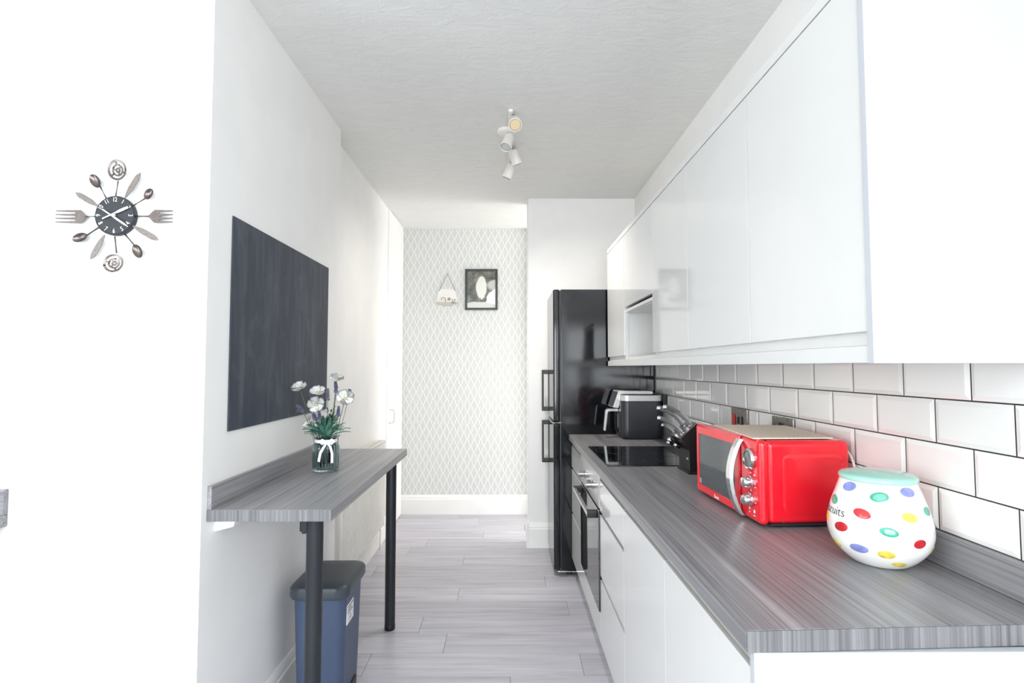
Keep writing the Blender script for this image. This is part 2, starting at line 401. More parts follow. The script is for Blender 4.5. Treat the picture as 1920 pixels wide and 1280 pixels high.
# skirting boards with a moulded top
def skirt(name, pts, axis, a0, a1): return struct(name, prism(nb(), pts, axis, a0, a1), 'trim')
def sk_prof(p, s, h): return [(p, 0), (p + s * .018, 0), (p + s * .018, h - .045), (p + s * .013, h - .038), (p + s * .014, h - .02), (p + s * .006, h - .006), (p + s * .004, h), (p, h)]
skirt('baseboard_left', sk_prof(XL, 1, .16), 'y', YCL, YSTEP)
skirt('baseboard_recess', sk_prof(XREC, 1, .17), 'y', YSTEP, 4.545)
skirt('baseboard_far', [(a, b) for a, b in sk_prof(YFAR, -1, .185)], 'x', XREC, 0.19)
skirt('baseboard_column', sk_prof(YCOL, -1, .19), 'x', 0.1605, 1.0)
skirt('baseboard_column_side', sk_prof(0.16, -1, .19), 'y', YCOL - .0178, YCOL + .129)
skirt('baseboard_clock', sk_prof(YCL, -1, .16), 'x', -1.6, XL + .018)
# cream door flush in the far end of the recess wall
d1 = struct('door_1', B(XREC, XREC + .008, 4.55, 5.19, 0.012, CEIL - .004, .002), 'wall')
bm = nb(); tube(bm, [(XREC + .012, 4.64, .93), (XREC + .045, 4.64, .935), (XREC + .05, 4.64, .96), (XREC + .05, 4.64, 1.02), (XREC + .045, 4.64, 1.04), (XREC + .012, 4.64, 1.045)], .006, 8)
obj('door_handle', bm, 'silver', d1)

# floor planks, boards running across the room
PITCH = 0.197
joint = {2.52: [-.672, .35], 2.717: [-.322], 2.914: [-.477], 3.111: [.35], 3.308: [-.309], 3.505: [.243], 3.702: [-.927], 3.899: [-.327]}
k = -14
while True:
    y0 = 2.52 + PITCH * k; k += 1
    if y0 > YFAR: break
    y1 = min(y0 + PITCH, YFAR)
    x0 = -2.3 if y0 < YCL - PITCH else (XL - .0 if y0 < YSTEP else XREC)
    x1 = 1.0 if y0 < 4.3 else 1.4
    js = joint.get(round(y0, 3)) or [random.uniform(-.9, 0.2)]
    cuts = sorted(set([c for j in js for c in (j - 2.5, j - 1.25, j, j + 1.25) if x0 + .1 < c < x1 - .1]))
    edges = [x0] + cuts + [x1]
    for a, b in zip(edges, edges[1:]):
        bmp = B(a + .0008, b - .0008, y0 + .0009, y1 - .0009, -.0035, 0, .0009, 1)
        o = obj('plank', bmp, 'plank', floor, smooth=False)

# ------------------------------------------------------------------ tiled splashback (tiles are parts of the right wall)
ZT = [1.0285, 1.1285, 1.231, 1.3355, 1.438]
obj('tile_grout', B(1.0135, XR, 0.9665, 3.68, ZT[0], ZT[4]), 'grout', wall_right)
def tile_bm(L, Hh):
    bm = nb(); i = 0.011; x = [0, -.0007, -.0042]
    R = [[(x[0], 0, 0), (x[0], L, 0), (x[0], L, Hh), (x[0], 0, Hh)], [(x[1], 0, 0), (x[1], L, 0), (x[1], L, Hh), (x[1], 0, Hh)],
         [(x[2], i, i), (x[2], L - i, i), (x[2], L - i, Hh - i), (x[2], i, Hh - i)]]
    return ring_loft(bm, R)
PT = 0.2009
for r in range(4):
    hgt = ZT[r + 1] - ZT[r] - .0034
    y = 1.1694 - PT if r in (1, 3) else 1.0705
    if r in (0, 2):
        o = obj('tile', tile_bm(1.0705 - .9685 - .0036, hgt), 'tile', wall_right, smooth=False, local=True); o.location = (1.0138, .9685 + .0018, ZT[r] + .0017)
    full = None
    while y < 3.66:
        L = min(PT - .0036, 3.68 - y)
        if L > .19:
            if full is None: o = obj('tile', tile_bm(L, hgt), 'tile', wall_right, smooth=False, local=True); full = o.data
            else: o = obj('tile', None, None, wall_right, mesh=full)
        elif L > .03: o = obj('tile', tile_bm(L, hgt), 'tile', wall_right, smooth=False, local=True)
        o.location = (1.0138, y + .0018, ZT[r] + .0017)
        y += PT

# ------------------------------------------------------------------ right worktop and base units
XF = 0.4135
wt = thing('worktop', 'long grey wood-effect worktop carrying the red microwave and biscuit jar', 'worktop', (0.7, 2.3, CT - .038))
bm = nb()
prism(bm, [(XF, .9515), (1.012, .9771), (1.012, 3.68), (XF, 3.68)], 'z', CT - .038, CT)
bmesh.ops.bevel(bm, geom=[e for e in bm.edges], offset=.0022, segments=2, affect='EDGES')
obj('slab', bm, 'wood', wt)
bm = nb(); prism(bm, [(XF + .0015, .9505), (.9985, .9750), (.9985, .9775), (XF + .0015, .953)], 'z', CT - .037, CT - .001); obj('edge_band', bm, 'wood_edge', wt)
tag(obj('upstand', B(.995, 1.0125, .977, 3.68, CT + .0004, 1.0285, .003), 'wood'), 'grey wood-effect upstand strip between right worktop and tiles', 'upstand')

XD = 0.43; ZB = 0.13; YE = 0.955
def base_unit(name, label, y0, y1, loc=None, cat='cabinet', back=0.995, top=.905):
    t = thing(name, label, cat, (XD + .3, (y0 + y1) / 2, ZB))
    bm = nb(); s = .018
    box(bm, XD + .022, back, y0, y0 + s, ZB, top); box(bm, XD + .022, back, y1 - s, y1, ZB, top)
    box(bm, XD + .022, back, y0 + s, y1 - s, ZB, ZB + s); box(bm, back - .008, back, y0 + s, y1 - s, ZB + s, top)
    box(bm, XD + .022, XD + .12, y0 + s, y1 - s, top - s, top)
    obj('carcass', bm, 'carcass', t, smooth=False)
    return t
def front(t, y0, y1, z0, z1, name='door', m='gloss'):
    return obj(name, B(XD, XD + .019, y0 + .0015, y1 - .0015, z0, z1, .0015), m, t)
def rail(t, y0, y1, z0, z1):
    bm = nb(); box(bm, XD + .019, XD + .03, y0, y1, z0, z1)
    return obj('grip_rail', bm, 'rail', t)
def top_rail(t, y0, y1):
    obj('grip_rail', B(XD + .006, XD + .022, y0, y1, .884, .913, .002), 'rail', t)
for y0, y1, lab in ((0.974, 1.50, 'gloss pale grey base cupboard nearest the camera at worktop end'),
                    (1.50, 2.03, 'gloss pale grey base cupboard beside the wide three-drawer unit')):
    t = base_unit('base_cabinet', lab, y0, y1)
    front(t, y0, y1, ZB, .878); top_rail(t, y0, y1)
t = base_unit('drawer_unit', 'gloss pale grey three-drawer base unit between oven and cupboards', 2.03, 2.55)
for z0, z1 in ((ZB, .421), (.44, .719), (.738, .878)): front(t, 2.03, 2.55, z0, z1, 'drawer')
top_rail(t, 2.03, 2.55)
for z in (.43, .728): obj('grip_recess_shade', B(XD + .019, XD + .026, 2.05, 2.53, z - .02, z + .02), 'shadow_gap', t)
t = base_unit('drawer_unit', 'grey three-drawer base unit squeezed between oven and fridge', 3.187, 3.675)
for z0, z1 in ((ZB, .421), (.44, .719), (.738, .878)): front(t, 3.187, 3.675, z0, z1, 'drawer')
top_rail(t, 3.187, 3.675)
for z in (.43, .728): obj('grip_recess_shade', B(XD + .019, XD + .026, 3.21, 3.655, z - .02, z + .02), 'shadow_gap', t)
# built-in oven in its housing
ov = thing('built_in_oven', 'stainless built-in oven with dark glass door under the hob', 'oven', (XD + .3, 2.87, .25))
obj('oven_body', B(XD + .025, .96, 2.565, 3.172, .262, .90), 'black', ov)
obj('control_panel', B(XD - .004, XD + .022, 2.556, 3.181, .745, .908, .003), 'steel', ov)
dr = obj('oven_door', B(XD - .006, XD + .02, 2.556, 3.181, .268, .738, .003), 'ovenglass', ov)
obj('door_edge', B(XD - .0065, XD - .004, 2.556, 3.181, .728, .739), 'steel', dr)
for y in (2.72, 2.99):
    kb = nb(); axis_lathe(kb, [(.021, 0), (.021, .008), (.0165, .010), (.0165, .038), (.015, .040)], (XD - .004, y, .822), (-1, 0, 0))
    obj('knob', kb, 'steel', ov)
kb = nb(); axis_lathe(kb, [(.012, 0), (.012, .012), (.010, .013)], (XD - .004, 2.855, .822), (-1, 0, 0)); obj('knob', kb, 'steel', ov, label='small round centre knob')
hd = obj('door_handle', B(.374, .389, 2.59, 3.14, .7, .722, .003), 'steel', ov)
for y in (2.59, 3.105): obj('handle_bracket', B(.376, XD - .005, y - .004, y + .038, .692, .724, .004), 'black', hd)
t = thing('oven_filler_panel', 'narrow gloss pale panel under the built-in oven', 'panel', (XD + .01, 2.87, ZB))
obj('panel', B(XD, XD + .019, 2.5515, 3.1855, ZB, .264, .0015), 'gloss', t)
obj('support', B(XD + .019, .97, 2.57, 3.16, ZB, .258), 'carcass', t)
tag(obj('plinth', B(.476, .494, .974, 3.68, 0, ZB - .001, .002), 'carcass'), 'pale plinth board along the floor under the base units', 'plinth')
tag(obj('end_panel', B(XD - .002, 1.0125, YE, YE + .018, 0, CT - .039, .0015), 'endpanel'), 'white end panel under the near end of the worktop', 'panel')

# induction hob, flush glass
hb = thing('induction_hob', 'black glass hob set into the worktop before the air fryer', 'hob', (.71, 2.79, CT))
obj('glass_plate', B(.455, .965, 2.495, 3.09, CT + .0003, CT + .0055, .0015), 'hob', hb)
for cx, cy, r in ((.58, 2.63, .085), (.58, 2.93, .105), (.83, 2.63, .105), (.83, 2.93, .08)):
    bm = nb(); n = 40
    R = [[(cx + rr * math.cos(2 * PI * i / n), cy + rr * math.sin(2 * PI * i / n), CT + zz) for i in range(n)] for rr, zz in ((r - .0015, .0054), (r - .0015, .0058), (r, .0058), (r, .0054))]
    ring_loft(bm, R, cap=False); obj('zone_ring', bm, 'black_soft', hb)

# ------------------------------------------------------------------ wall units
XC = 0.68; ZD0 = 1.478; ZD1 = 2.183; ZP = 1.418; ZTOP = 2.215
def wall_unit(label, y0, y1, door_z0=ZD0, niche=False):
    t = thing('wall_cabinet', label, 'cabinet', (XC + .17, (y0 + y1) / 2, ZP + .03))
    bm = nb(); s = .018; zb = ZP + .034
    box(bm, XC + .021, XR - .008, y0, y0 + s, zb, ZD1); box(bm, XC + .021, XR - .008, y1 - s, y1, zb, ZD1)
    box(bm, XC + .021, XR - .008, y0 + s, y1 - s, ZD1 - s, ZD1); box(bm, XC + .021, XR - .008, y0 + s, y1 - s, zb, zb + s)
    box(bm, XR - .016, XR - .008, y0 + s, y1 - s, zb + s, ZD1 - s)
    if niche: box(bm, XC + .021, XR - .016, y0 + s, y1 - s, door_z0 - .035, door_z0 - .017)
    obj('carcass', bm, 'carcass', t, smooth=False)
    obj('door', B(XC, XC + .019, y0 + .0015, y1 - .0015, door_z0, ZD1, .0018), 'gloss', t)
    if not niche: obj('lower_strip', B(XC + .013, XC + .021, y0, y1, zb, ZD0 + .012), 'carcass', t)
    return t
wall_unit('gloss white wall cupboard nearest the camera, beside the end panel', 1.005, 1.4965)
wall_unit('gloss white wall cupboard second from the end panel, above the microwave', 1.4965, 2.0165)
wall_unit('gloss white wall cupboard next to the open niche, near side', 2.0165, 2.5168)
t = wall_unit('wall cupboard with short door above an open niche', 2.5168, 3.1315, 1.759, True)
obj('niche_rim', B(XC + .004, XC + .021, 2.5168, 3.1315, 1.728, 1.744, .001), 'carcass', t)
obj('niche_rim', B(XC + .004, XC + .021, 3.108, 3.1315, ZP + .034, 1.728, .001), 'carcass', t)
wall_unit('gloss wall cupboard furthest away, against the black fridge', 3.1315, 3.655)
tag(obj('pelmet', B(XC, XC + .02, 1.005, 3.655, ZP, ZP + .033, .0015), 'carcass'), 'pale pelmet strip running along the bottom of the wall cupboards', 'pelmet')
tag(obj('cornice', B(XC, XC + .05, 1.005, 3.655, ZD1 + .004, ZTOP, .002), 'carcass'), 'pale cornice strip along the top of the wall cupboards', 'cornice')
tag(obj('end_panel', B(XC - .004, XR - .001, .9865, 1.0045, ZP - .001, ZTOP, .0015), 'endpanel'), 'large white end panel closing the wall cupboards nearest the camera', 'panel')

# ------------------------------------------------------------------ fridge freezer
YF0, YF1 = 3.69, 4.24
fr = thing('fridge_freezer', 'tall glossy black fridge freezer at the end of the worktop', 'fridge', (.65, 3.96, 0))
obj('body', B(.362, 1.005, YF0, YF1, .035, 1.948, .006), 'fridge', fr)
obj('upper_door', B(.31, .355, YF0, YF1, 1.036, 1.948, .010, 3), 'fridge', fr)
obj('lower_door', B(.31, .355, YF0, YF1, .04, 1.024, .010, 3), 'fridge', fr)
obj('seal', B(.355, .362, YF0 + .008, YF1 - .008, .05, 1.94), 'black_soft', fr)
def loop_handle(z0, z1):
    bm = nb(); y0, y1 = 4.105, 4.127; xo = .2565
    box(bm, xo, xo + .015, y0, y1, z0, z1, .003)
    for a, b in ((z0, z0 + .032), (z1 - .032, z1)): box(bm, xo + .012, .3105, y0, y1, a, b, .003)
    box(bm, .306, .3105, y0 - .004, y1 + .004, z0 + .03, z1 - .03)
    return bm
obj('upper_handle', loop_handle(1.077, 1.389), 'black', fr); obj('lower_handle', loop_handle(.688, 1.007), 'black', fr)
bm = nb(); tube(bm, [(.283, YF0 - .006, 1.062), (.284, YF0 - .007, 1.052), (.292, YF0 - .008, 1.038), (.306, YF0 - .008, 1.031), (.33, YF0 - .007, 1.029), (.362, YF0 - .006, 1.030), (.366, YF0 - .004, 1.034)], .0035, 8)
obj('hinge_wire', bm, 'chrome', fr)
obj('foot_bar', B(.335, .50, YF0 - .012, YF0 + .002, .03, .037, .002), 'chrome', fr)
for y in (YF0 + .05, YF1 - .05):
    for x in (.42, .94):
        bm = nb(); lathe(bm, [(.02, 0), (.02, .036)], (x, y, 0), 16); obj('foot', bm, 'black', fr)

# ------------------------------------------------------------------ bar table on the left
TB = thing('bar_table', 'narrow grey wood-effect bar table fixed to the left wall', 'table', (-.76, 2.39, 0))
tt = 0.955
obj('tabletop', B(XL + .0003, -.566, 1.742, 3.028, tt - .038, tt, .0022), 'wood_table', TB)
obj('edge_band', B(XL + .0005, -.567, 1.7408, 1.744, tt - .037, tt - .001), 'wood_edge', TB)
obj('upstand', B(XL + .0003, XL + .014, 1.742, 3.028, tt, tt + .074, .002), 'wood_table', TB)
def leg(x, y):
    bm = nb(); lathe(bm, [(.0275, .028), (.0275, tt - .044)], (x, y, 0), 28)
    o = obj('leg', bm, 'black_metal', TB)
    f = nb(); lathe(f, [(.026, 0), (.0285, .004), (.0285, .024), (.0265, .028)], (x, y, 0), 28); obj('foot', f, 'black', o)
    p = nb(); lathe(p, [(.05, tt - .0445), (.05, tt - .0385)], (x, y, 0), 28); obj('mounting_plate', p, 'black_metal', o)
    return o
L1 = leg(-.653, 1.845); leg(-.6385, 2.965)
obj('lock_bracket', B(-.7005, -.676, 1.83, 1.86, .858, tt - .0385, .003), 'black_metal', L1)
obj('lock_screw', B(-.696, -.684, 1.838, 1.852, .849, .858, .002), 'black_metal', L1)
bm = nb(); tube(bm, [(-.702 + .016 * math.cos(t) - .006, 1.845, tt - .042 + .02 * math.sin(t)) for t in [PI + PI * i / 10 for i in range(11)]], .002, 6); obj('hook', bm, 'steel', L1)
bm = nb(); prism(bm, [(XL + .0003, .872), (XL + .062, .888), (XL + .066, .905), (XL + .066, tt - .0385), (XL + .0003, tt - .0385)], 'y', 1.79, 1.825)
obj('wall_bracket', bm, 'trim', TB, label='white support bracket under the near wall end')

# ------------------------------------------------------------------ chalkboard, radiator, bin
cb_ = obj('chalkboard', B(XL + .0006, XL + .0056, 1.852, 2.842, 1.19, 1.937, .001), 'chalk')
tag(cb_, 'large dark slate chalkboard on the left wall above the bar table', 'chalkboard')
rd = thing('radiator', 'white fluted panel radiator on the recess wall behind the bar table', 'radiator', (-.99, 3.68, .2))
RX = -.955; ry0, ry1 = 3.15, 4.20
bm = nb(); pts = [(RX - .02, ry0)]; n = 34; p = (ry1 - ry0) / n
for i in range(n):
    a = ry0 + i * p
    pts += [(RX - .005, a + .1 * p), (RX, a + .25 * p), (RX, a + .65 * p), (RX - .005, a + .8 * p)]
pts += [(RX - .02, ry1)]
prism(bm, pts, 'z', .20, .83); obj('fluted_panel', bm, 'radiator', rd)
obj('side_cover', B(RX - .055, RX + .001, ry0 - .006, ry0, .19, .845, .002), 'radiator', rd)
obj('side_cover', B(RX - .055, RX + .001, ry1, ry1 + .006, .19, .845, .002), 'radiator', rd)
bm = nb()
box(bm, RX - .055, RX - .05, ry0, ry1, .838, .845); box(bm, RX - .004, RX + .001, ry0, ry1, .838, .845)
for i in range(36): box(bm, RX - .05, RX - .004, ry0 + (ry1 - ry0) * i / 36, ry0 + (ry1 - ry0) * i / 36 + .008, .838, .843)
obj('top_grille', bm, 'radiator', rd)
obj('rear_panel', B(RX - .062, RX - .05, ry0 + .02, ry1 - .02, .22, .82), 'radiator', rd)
bm = nb(); tube(bm, [(RX - .035, ry1 + .02, 0), (RX - .035, ry1 + .02, .24), (RX - .035, ry1 - .01, .26)], .008, 8); obj('pipe', bm, 'radiator', rd)
for yy in (3.4, 3.95): obj('wall_bracket', B(XREC + .0005, RX - .05, yy, yy + .03, .3, .75), 'radiator', rd)

bn = thing('pedal_bin', 'slate blue plastic bin with charcoal lid under the bar table', 'bin', (-.77, 2.35, 0))
secs = [(-.855, -.675, 2.225, 2.475, .035, 0.0), (-.858, -.672, 2.222, 2.478, .038, .012), (-.872, -.662, 2.207, 2.498, .045, .44), (-.874, -.660, 2.205, 2.50, .045, .485)]
bm = nb(); ring_loft(bm, [rrect(*s) for s in secs]); body = obj('body', bm, 'bin', bn)
bm = nb(); ring_loft(bm, [rrect(-.884, -.648, 2.193, 2.514, .05, .478), rrect(-.888, -.644, 2.189, 2.518, .055, .486), rrect(-.888, -.644, 2.189, 2.518, .055, .515), rrect(-.882, -.650, 2.195, 2.512, .052, .524), rrect(-.868, -.664, 2.209, 2.498, .045, .529), rrect(-.83, -.70, 2.26, 2.45, .03, .532)])
obj('lid', bm, 'binlid', bn)
lb = obj('sticker', B(-.664, -.6605, 2.255, 2.345, .352, .43), 'label', bn, label='white paper sticker on the side')
bm = nb()
for i, (a, b, z) in enumerate(((2.262, 2.338, .418), (2.262, 2.315, .406), (2.262, 2.33, .394))): box(bm, -.6608, -.6602, a, b, z, z + .005)
for s in range(3):
    t0 = 2 * PI * s / 3 + PI / 2; cx, cz = 2.30, .372
    box(bm, -.6608, -.6602, cx + .008 * math.cos(t0) - .004, cx + .008 * math.cos(t0) + .004, cz + .008 * math.sin(t0) - .003, cz + .008 * math.sin(t0) + .003)
obj('sticker_print', bm, 'black_soft', lb)
obj('pedal', B(-.676, -.640, 2.30, 2.40, .012, .028, .005), 'black', bn)
obj('pedal_recess', B(-.676, -.664, 2.28, 2.42, .008, .07, .004), 'black', bn)

# ------------------------------------------------------------------ wall clock made of cutlery
S = 0.00037; CX, CY, CZ = -1.252, YCL, 1.8916
ck = thing('wall_clock', 'round black wall clock ringed by dark cutlery on white wall', 'clock', (CX, CY, CZ))
def c2(x, y, d=0.02): return (CX + (x - 714) * S, CY - d, CZ - (y - 660) * S)
bm = nb(); axis_lathe(bm, [(.058, 0), (.0628, .003), (.0632, .017), (.061, .0195), (.060, .0195), (.059, .0185)], (CX, CY, CZ), (0, -1, 0), 56)
dial = obj('dial', bm, 'clockface', ck)
# numerals
for hnum in range(1, 13):
    a = PI / 2 - hnum * PI / 6; r = 0.0505
    tm = text_mesh(str(hnum), .0205, .0005)
    rot = a - PI / 2
    if 3 < hnum < 9: rot += PI
    tm.transform(Matrix.Scale(.72, 4, (1, 0, 0)))
    tm.transform(Matrix.Rotation(rot, 4, 'Z')); tm.transform(Matrix.Translation((r * math.cos(a), r * math.sin(a), 0)))
    tm.transform(Matrix.Translation((CX, CY - .0190, CZ)) @ Matrix.Rotation(PI / 2, 4, 'X'))
    obj('numeral', tm, 'white', dial, smooth=False)
def hand(p0, p1, wfun, name, d):
    a, b = Vector((p0[0], p0[1])), Vector((p1[0], p1[1])); u = (b - a); n = Vector((-u.y, u.x)).normalized()
    st = [i / 14 for i in range(15)]
    pts = [a + u * t + n * wfun(t) for t in st] + [a + u * t - n * wfun(t) for t in reversed(st)]
    bm = nb(); prism(bm, [(CX + (q.x - 714) * S, CZ - (q.y - 660) * S) for q in pts], 'y', CY - d, CY - d - .0012)
    return obj(name, bm, 'white', ck)
hand((620, 692), (835, 592), lambda t: 5.5 if t < .5 else (5.5 + 6 * min(1, (t - .5) * 6) if t < .9 else 9), 'hour_hand', .0225)
hand((622, 612), (845, 762), lambda t: 5.5 if t < .45 else (8 if t < .85 else 8 - (t - .85) * 40), 'minute_hand', .0245)
bm = nb(); axis_lathe(bm, [(.005, 0), (.005, .006), (.003, .007)], (CX, CY - .0195, CZ), (0, -1, 0), 16); obj('hand_pin', bm, 'white', ck)
def stem_tube(bm, p, q, r=.0028, d=.014): tube(bm, [c2(*p, d), c2(*q, d)], r, 8)
def spoon(cx, cy, a, b, ang, p, q):
    bm = nb(); n = 20; th = math.radians(ang); rings = []
    def P(rr, t, dz):
        x = rr * a * math.cos(t); y = rr * b * math.sin(t)
        return c2(cx + x * math.cos(th) - y * math.sin(th), cy + x * math.sin(th) + y * math.cos(th), .014 + dz)
    prof = [(1.0, .004), (.97, .006), (.9, .0045), (.6, 0.0005), (.25, -.0012), (.05, -.0015)]
    back = [(.05, -.0028), (.3, -.0025), (.65, -.001), (.93, .003)]
    ring_loft(bm, [[P(rr, 2 * PI * i / n, dz) for i in range(n)] for rr, dz in back + prof])
    stem_tube(bm, p, q)
    return obj('spoon', bm, 'cutlery', ck)
spoon(1000, 472, 52, 36, -60, (965, 508), (855, 577)); spoon(920, 970, 64, 39, 62, (884, 915), (798, 818))
spoon(425, 852, 66, 38, -18, (478, 828), (572, 765)); spoon(537, 360, 66, 41, 56, (572, 402), (630, 508))
def knife(p, q, wd):
    a, b = Vector(p), Vector(q); u = b - a; n = Vector((-u.y, u.x)).normalized(); st = [i / 16 for i in range(17)]
    wf = lambda t: (.22 + .78 * min(1, t / .35)) if t < .75 else max(.05, 1 - ((t - .75) / .25) ** 2 * .95)
    wf2 = lambda t: wd / 2 * (wf(t))
    pts = [a + u * t + n * wf2(t) for t in st] + [a + u * t - n * wf2(t) for t in reversed(st)]
    bm = nb(); prism(bm, [(CX + (k_.x - 714) * S, CZ - (k_.y - 660) * S) for k_ in pts], 'y', CY - .013, CY - .0155)
    return obj('knife', bm, 'cutlery_matt', ck)
knife((790, 505), (917, 283), 46); knife((868, 748), (1086, 872), 48); knife((628, 826), (516, 1040), 46); knife((562, 578), (365, 458), 46)
def fork(sgn, x_root, x_neck, x_body, x_tine, x_tip, yc):
    bm = nb(); hw = 57
    up = [(x_neck, yc - 8), (x_neck + (x_body - x_neck) * .5, yc - 34), (x_body, yc - hw), (x_tine, yc - hw)]
    pts = list(up)
    nt = 4; pitchy = 2 * hw / (nt - .45); tw = pitchy * .55
    for i in range(nt):
        y0 = yc - hw + i * pitchy; y1 = y0 + tw
        pts += [(x_tip, y0 + tw * .25), (x_tip, y1 - tw * .25), (x_tine, y1)]
        if i < nt - 1: pts += [(x_tine, y0 + pitchy)]
    pts = [(x, y) for x, y in pts]
    pts += [(x_body, yc + hw), (x_neck + (x_body - x_neck) * .5, yc + 34), (x_neck, yc + 8)]
    prism(bm, [(CX + (x - 714) * S, CZ - (y - 660) * S) for x, y in pts], 'y', CY - .013, CY - .0155)
    stem_tube(bm, (x_root, yc - 2), (x_neck, yc), .003)
    return obj('fork', bm, 'cutlery', ck)
fork(1, 880, 1000, 1050, 1095, 1206, 665); fork(-1, 548, 462, 420, 372, 203, 668)
def slotted(cx, cy, a, b, ang, p, q, flip):
    bm = nb(); th = math.radians(ang); n = 40
    def P(x, y, dz=0.0):
        X = x * a; Y = y * b
        return c2(cx + X * math.cos(th) - Y * math.sin(th), cy + X * math.sin(th) + Y * math.cos(th), .0145 + dz)
    def band(r0, r1, t0, t1, k):
        ts = [t0 + (t1 - t0) * i / k for i in range(k + 1)]
        for i in range(k):
            c = [(r0, ts[i]), (r1, ts[i]), (r1, ts[i + 1]), (r0, ts[i + 1])]
            bowl = lambda r: .005 * r * r
            f = [bm.verts.new(P(r * math.cos(t), r * math.sin(t), bowl(r))) for r, t in c]
            g_ = [bm.verts.new(P(r * math.cos(t), r * math.sin(t), bowl(r) - .0016)) for r, t in c]
            bm.faces.new(f); bm.faces.new(g_[::-1])
            for j in range(4): bm.faces.new([f[j], g_[j], g_[(j + 1) % 4], f[(j + 1) % 4]])
    o = PI if flip else 0
    band(.80, 1.0, 0, 2 * PI, n); band(.44, .58, 0, 2 * PI, 30); band(.10, .26, 0, 2 * PI, 14)
    for t in (PI / 2, 7 * PI / 6, 11 * PI / 6):
        band(.56, .82, t + o - .14, t + o + .14, 3); band(.24, .46, t + o + .9 - .22, t + o + .9 + .22, 2)
    bmesh.ops.remove_doubles(bm, verts=bm.verts[:], dist=1e-6); bmesh.ops.recalc_face_normals(bm, faces=bm.faces[:])
    stem_tube(bm, p, q, .0024)
    return obj('slotted_spoon', bm, 'cutlery', ck)
slotted(722, 262, 80, 93, -12, (727, 358), (711, 486), True); slotted(718, 1073, 87, 77, -15, (735, 985), (715, 840), False)

# ------------------------------------------------------------------ picture and plaque on the wallpaper
YW = YFAR - .003
PX0, PX1, PZ0, PZ1 = -.4225, -.1045, 1.967, 2.369
pf = thing('picture_frame', 'black framed monochrome print hanging on the diamond wallpaper', 'picture', ((PX0 + PX1) / 2, YW, (PZ0 + PZ1) / 2))
bm = nb(); fw = .021
box(bm, PX0, PX1, YW - .018, YW, PZ0, PZ0 + fw, .002); box(bm, PX0, PX1, YW - .018, YW, PZ1 - fw, PZ1, .002)
box(bm, PX0, PX0 + fw, YW - .018, YW, PZ0 + fw, PZ1 - fw, .002); box(bm, PX1 - fw, PX1, YW - .018, YW, PZ0 + fw, PZ1 - fw, .002)
obj('frame', bm, 'frame', pf); obj('print', B(PX0 + fw, PX1 - fw, YW - .01, YW - .001, PZ0 + fw, PZ1 - fw), 'print', pf)
pq = thing('hanging_plaque', 'small white bathroom plaque hanging from grey cord on wallpaper', 'plaque', (-.6, YW, 2.0))
def w2(x, y): return (-.7062 + (x - 817) / 192.2 , 2.0063 + (573 - y) / 192.2)
pts = [w2(*q) for q in ((821, 544), (826, 541), (849, 541), (854, 544), (857, 566), (818, 566))]
bm = nb(); prism(bm, pts, 'y', YW - .010, YW - .001); obj('board', bm, 'plaque', pq)
pts = [w2(*q) for q in ((816.5, 566), (858.5, 566), (856, 569), (848, 571.5), (838, 572.5), (828, 571.5), (819, 569))]
bm = nb(); prism(bm, pts, 'y', YW - .018, YW - .001); obj('ledge', bm, 'plaque_base', pq)
bm = nb(); a_, b_, c_ = w2(822.5, 545), w2(838, 511), w2(853.5, 545)
tube(bm, [(a_[0], YW - .011, a_[1]), (b_[0], YW - .006, b_[1]), (c_[0], YW - .011, c_[1])], .0035, 6); obj('cord', bm, 'rope', pq)
bm = nb(); tube(bm, [(w2(831 + 4 * math.cos(t), 562 - 5 * math.sin(t))[0], YW - .0105, w2(831, 562 - 5 * math.sin(t))[1]) for t in [PI * i / 10 for i in range(11)]] , .0035, 6)
tube(bm, [(w2(835, 562)[0], YW - .0105, w2(835, 562)[1]), (w2(835, 566)[0], YW - .0105, w2(835, 566)[1])], .004, 6)
q_ = w2(841.5, 560); axis_lathe(bm, [(.015, 0), (.015, .003)], (q_[0], YW - .01, q_[1]), (0, -1, 0), 18)
obj('motif', bm, 'grey_paint', pq)
bm = nb()
for x, y, ww, hh in ((847.8, 561.3, 2.0, 1.6), (852.2, 561.3, 2.6, 1.6), (849.5, 564.5, 6.5, .9), (849.5, 567.3, 8.5, .9)):
    q_ = w2(x, y); box(bm, q_[0] - ww / 384, q_[0] + ww / 384, YW - (.0195 if y > 566 else .0115), YW - (.0175 if y > 566 else .0095), q_[1] - hh / 384, q_[1] + hh / 384)
obj('dark_marks', bm, 'ink', pq)

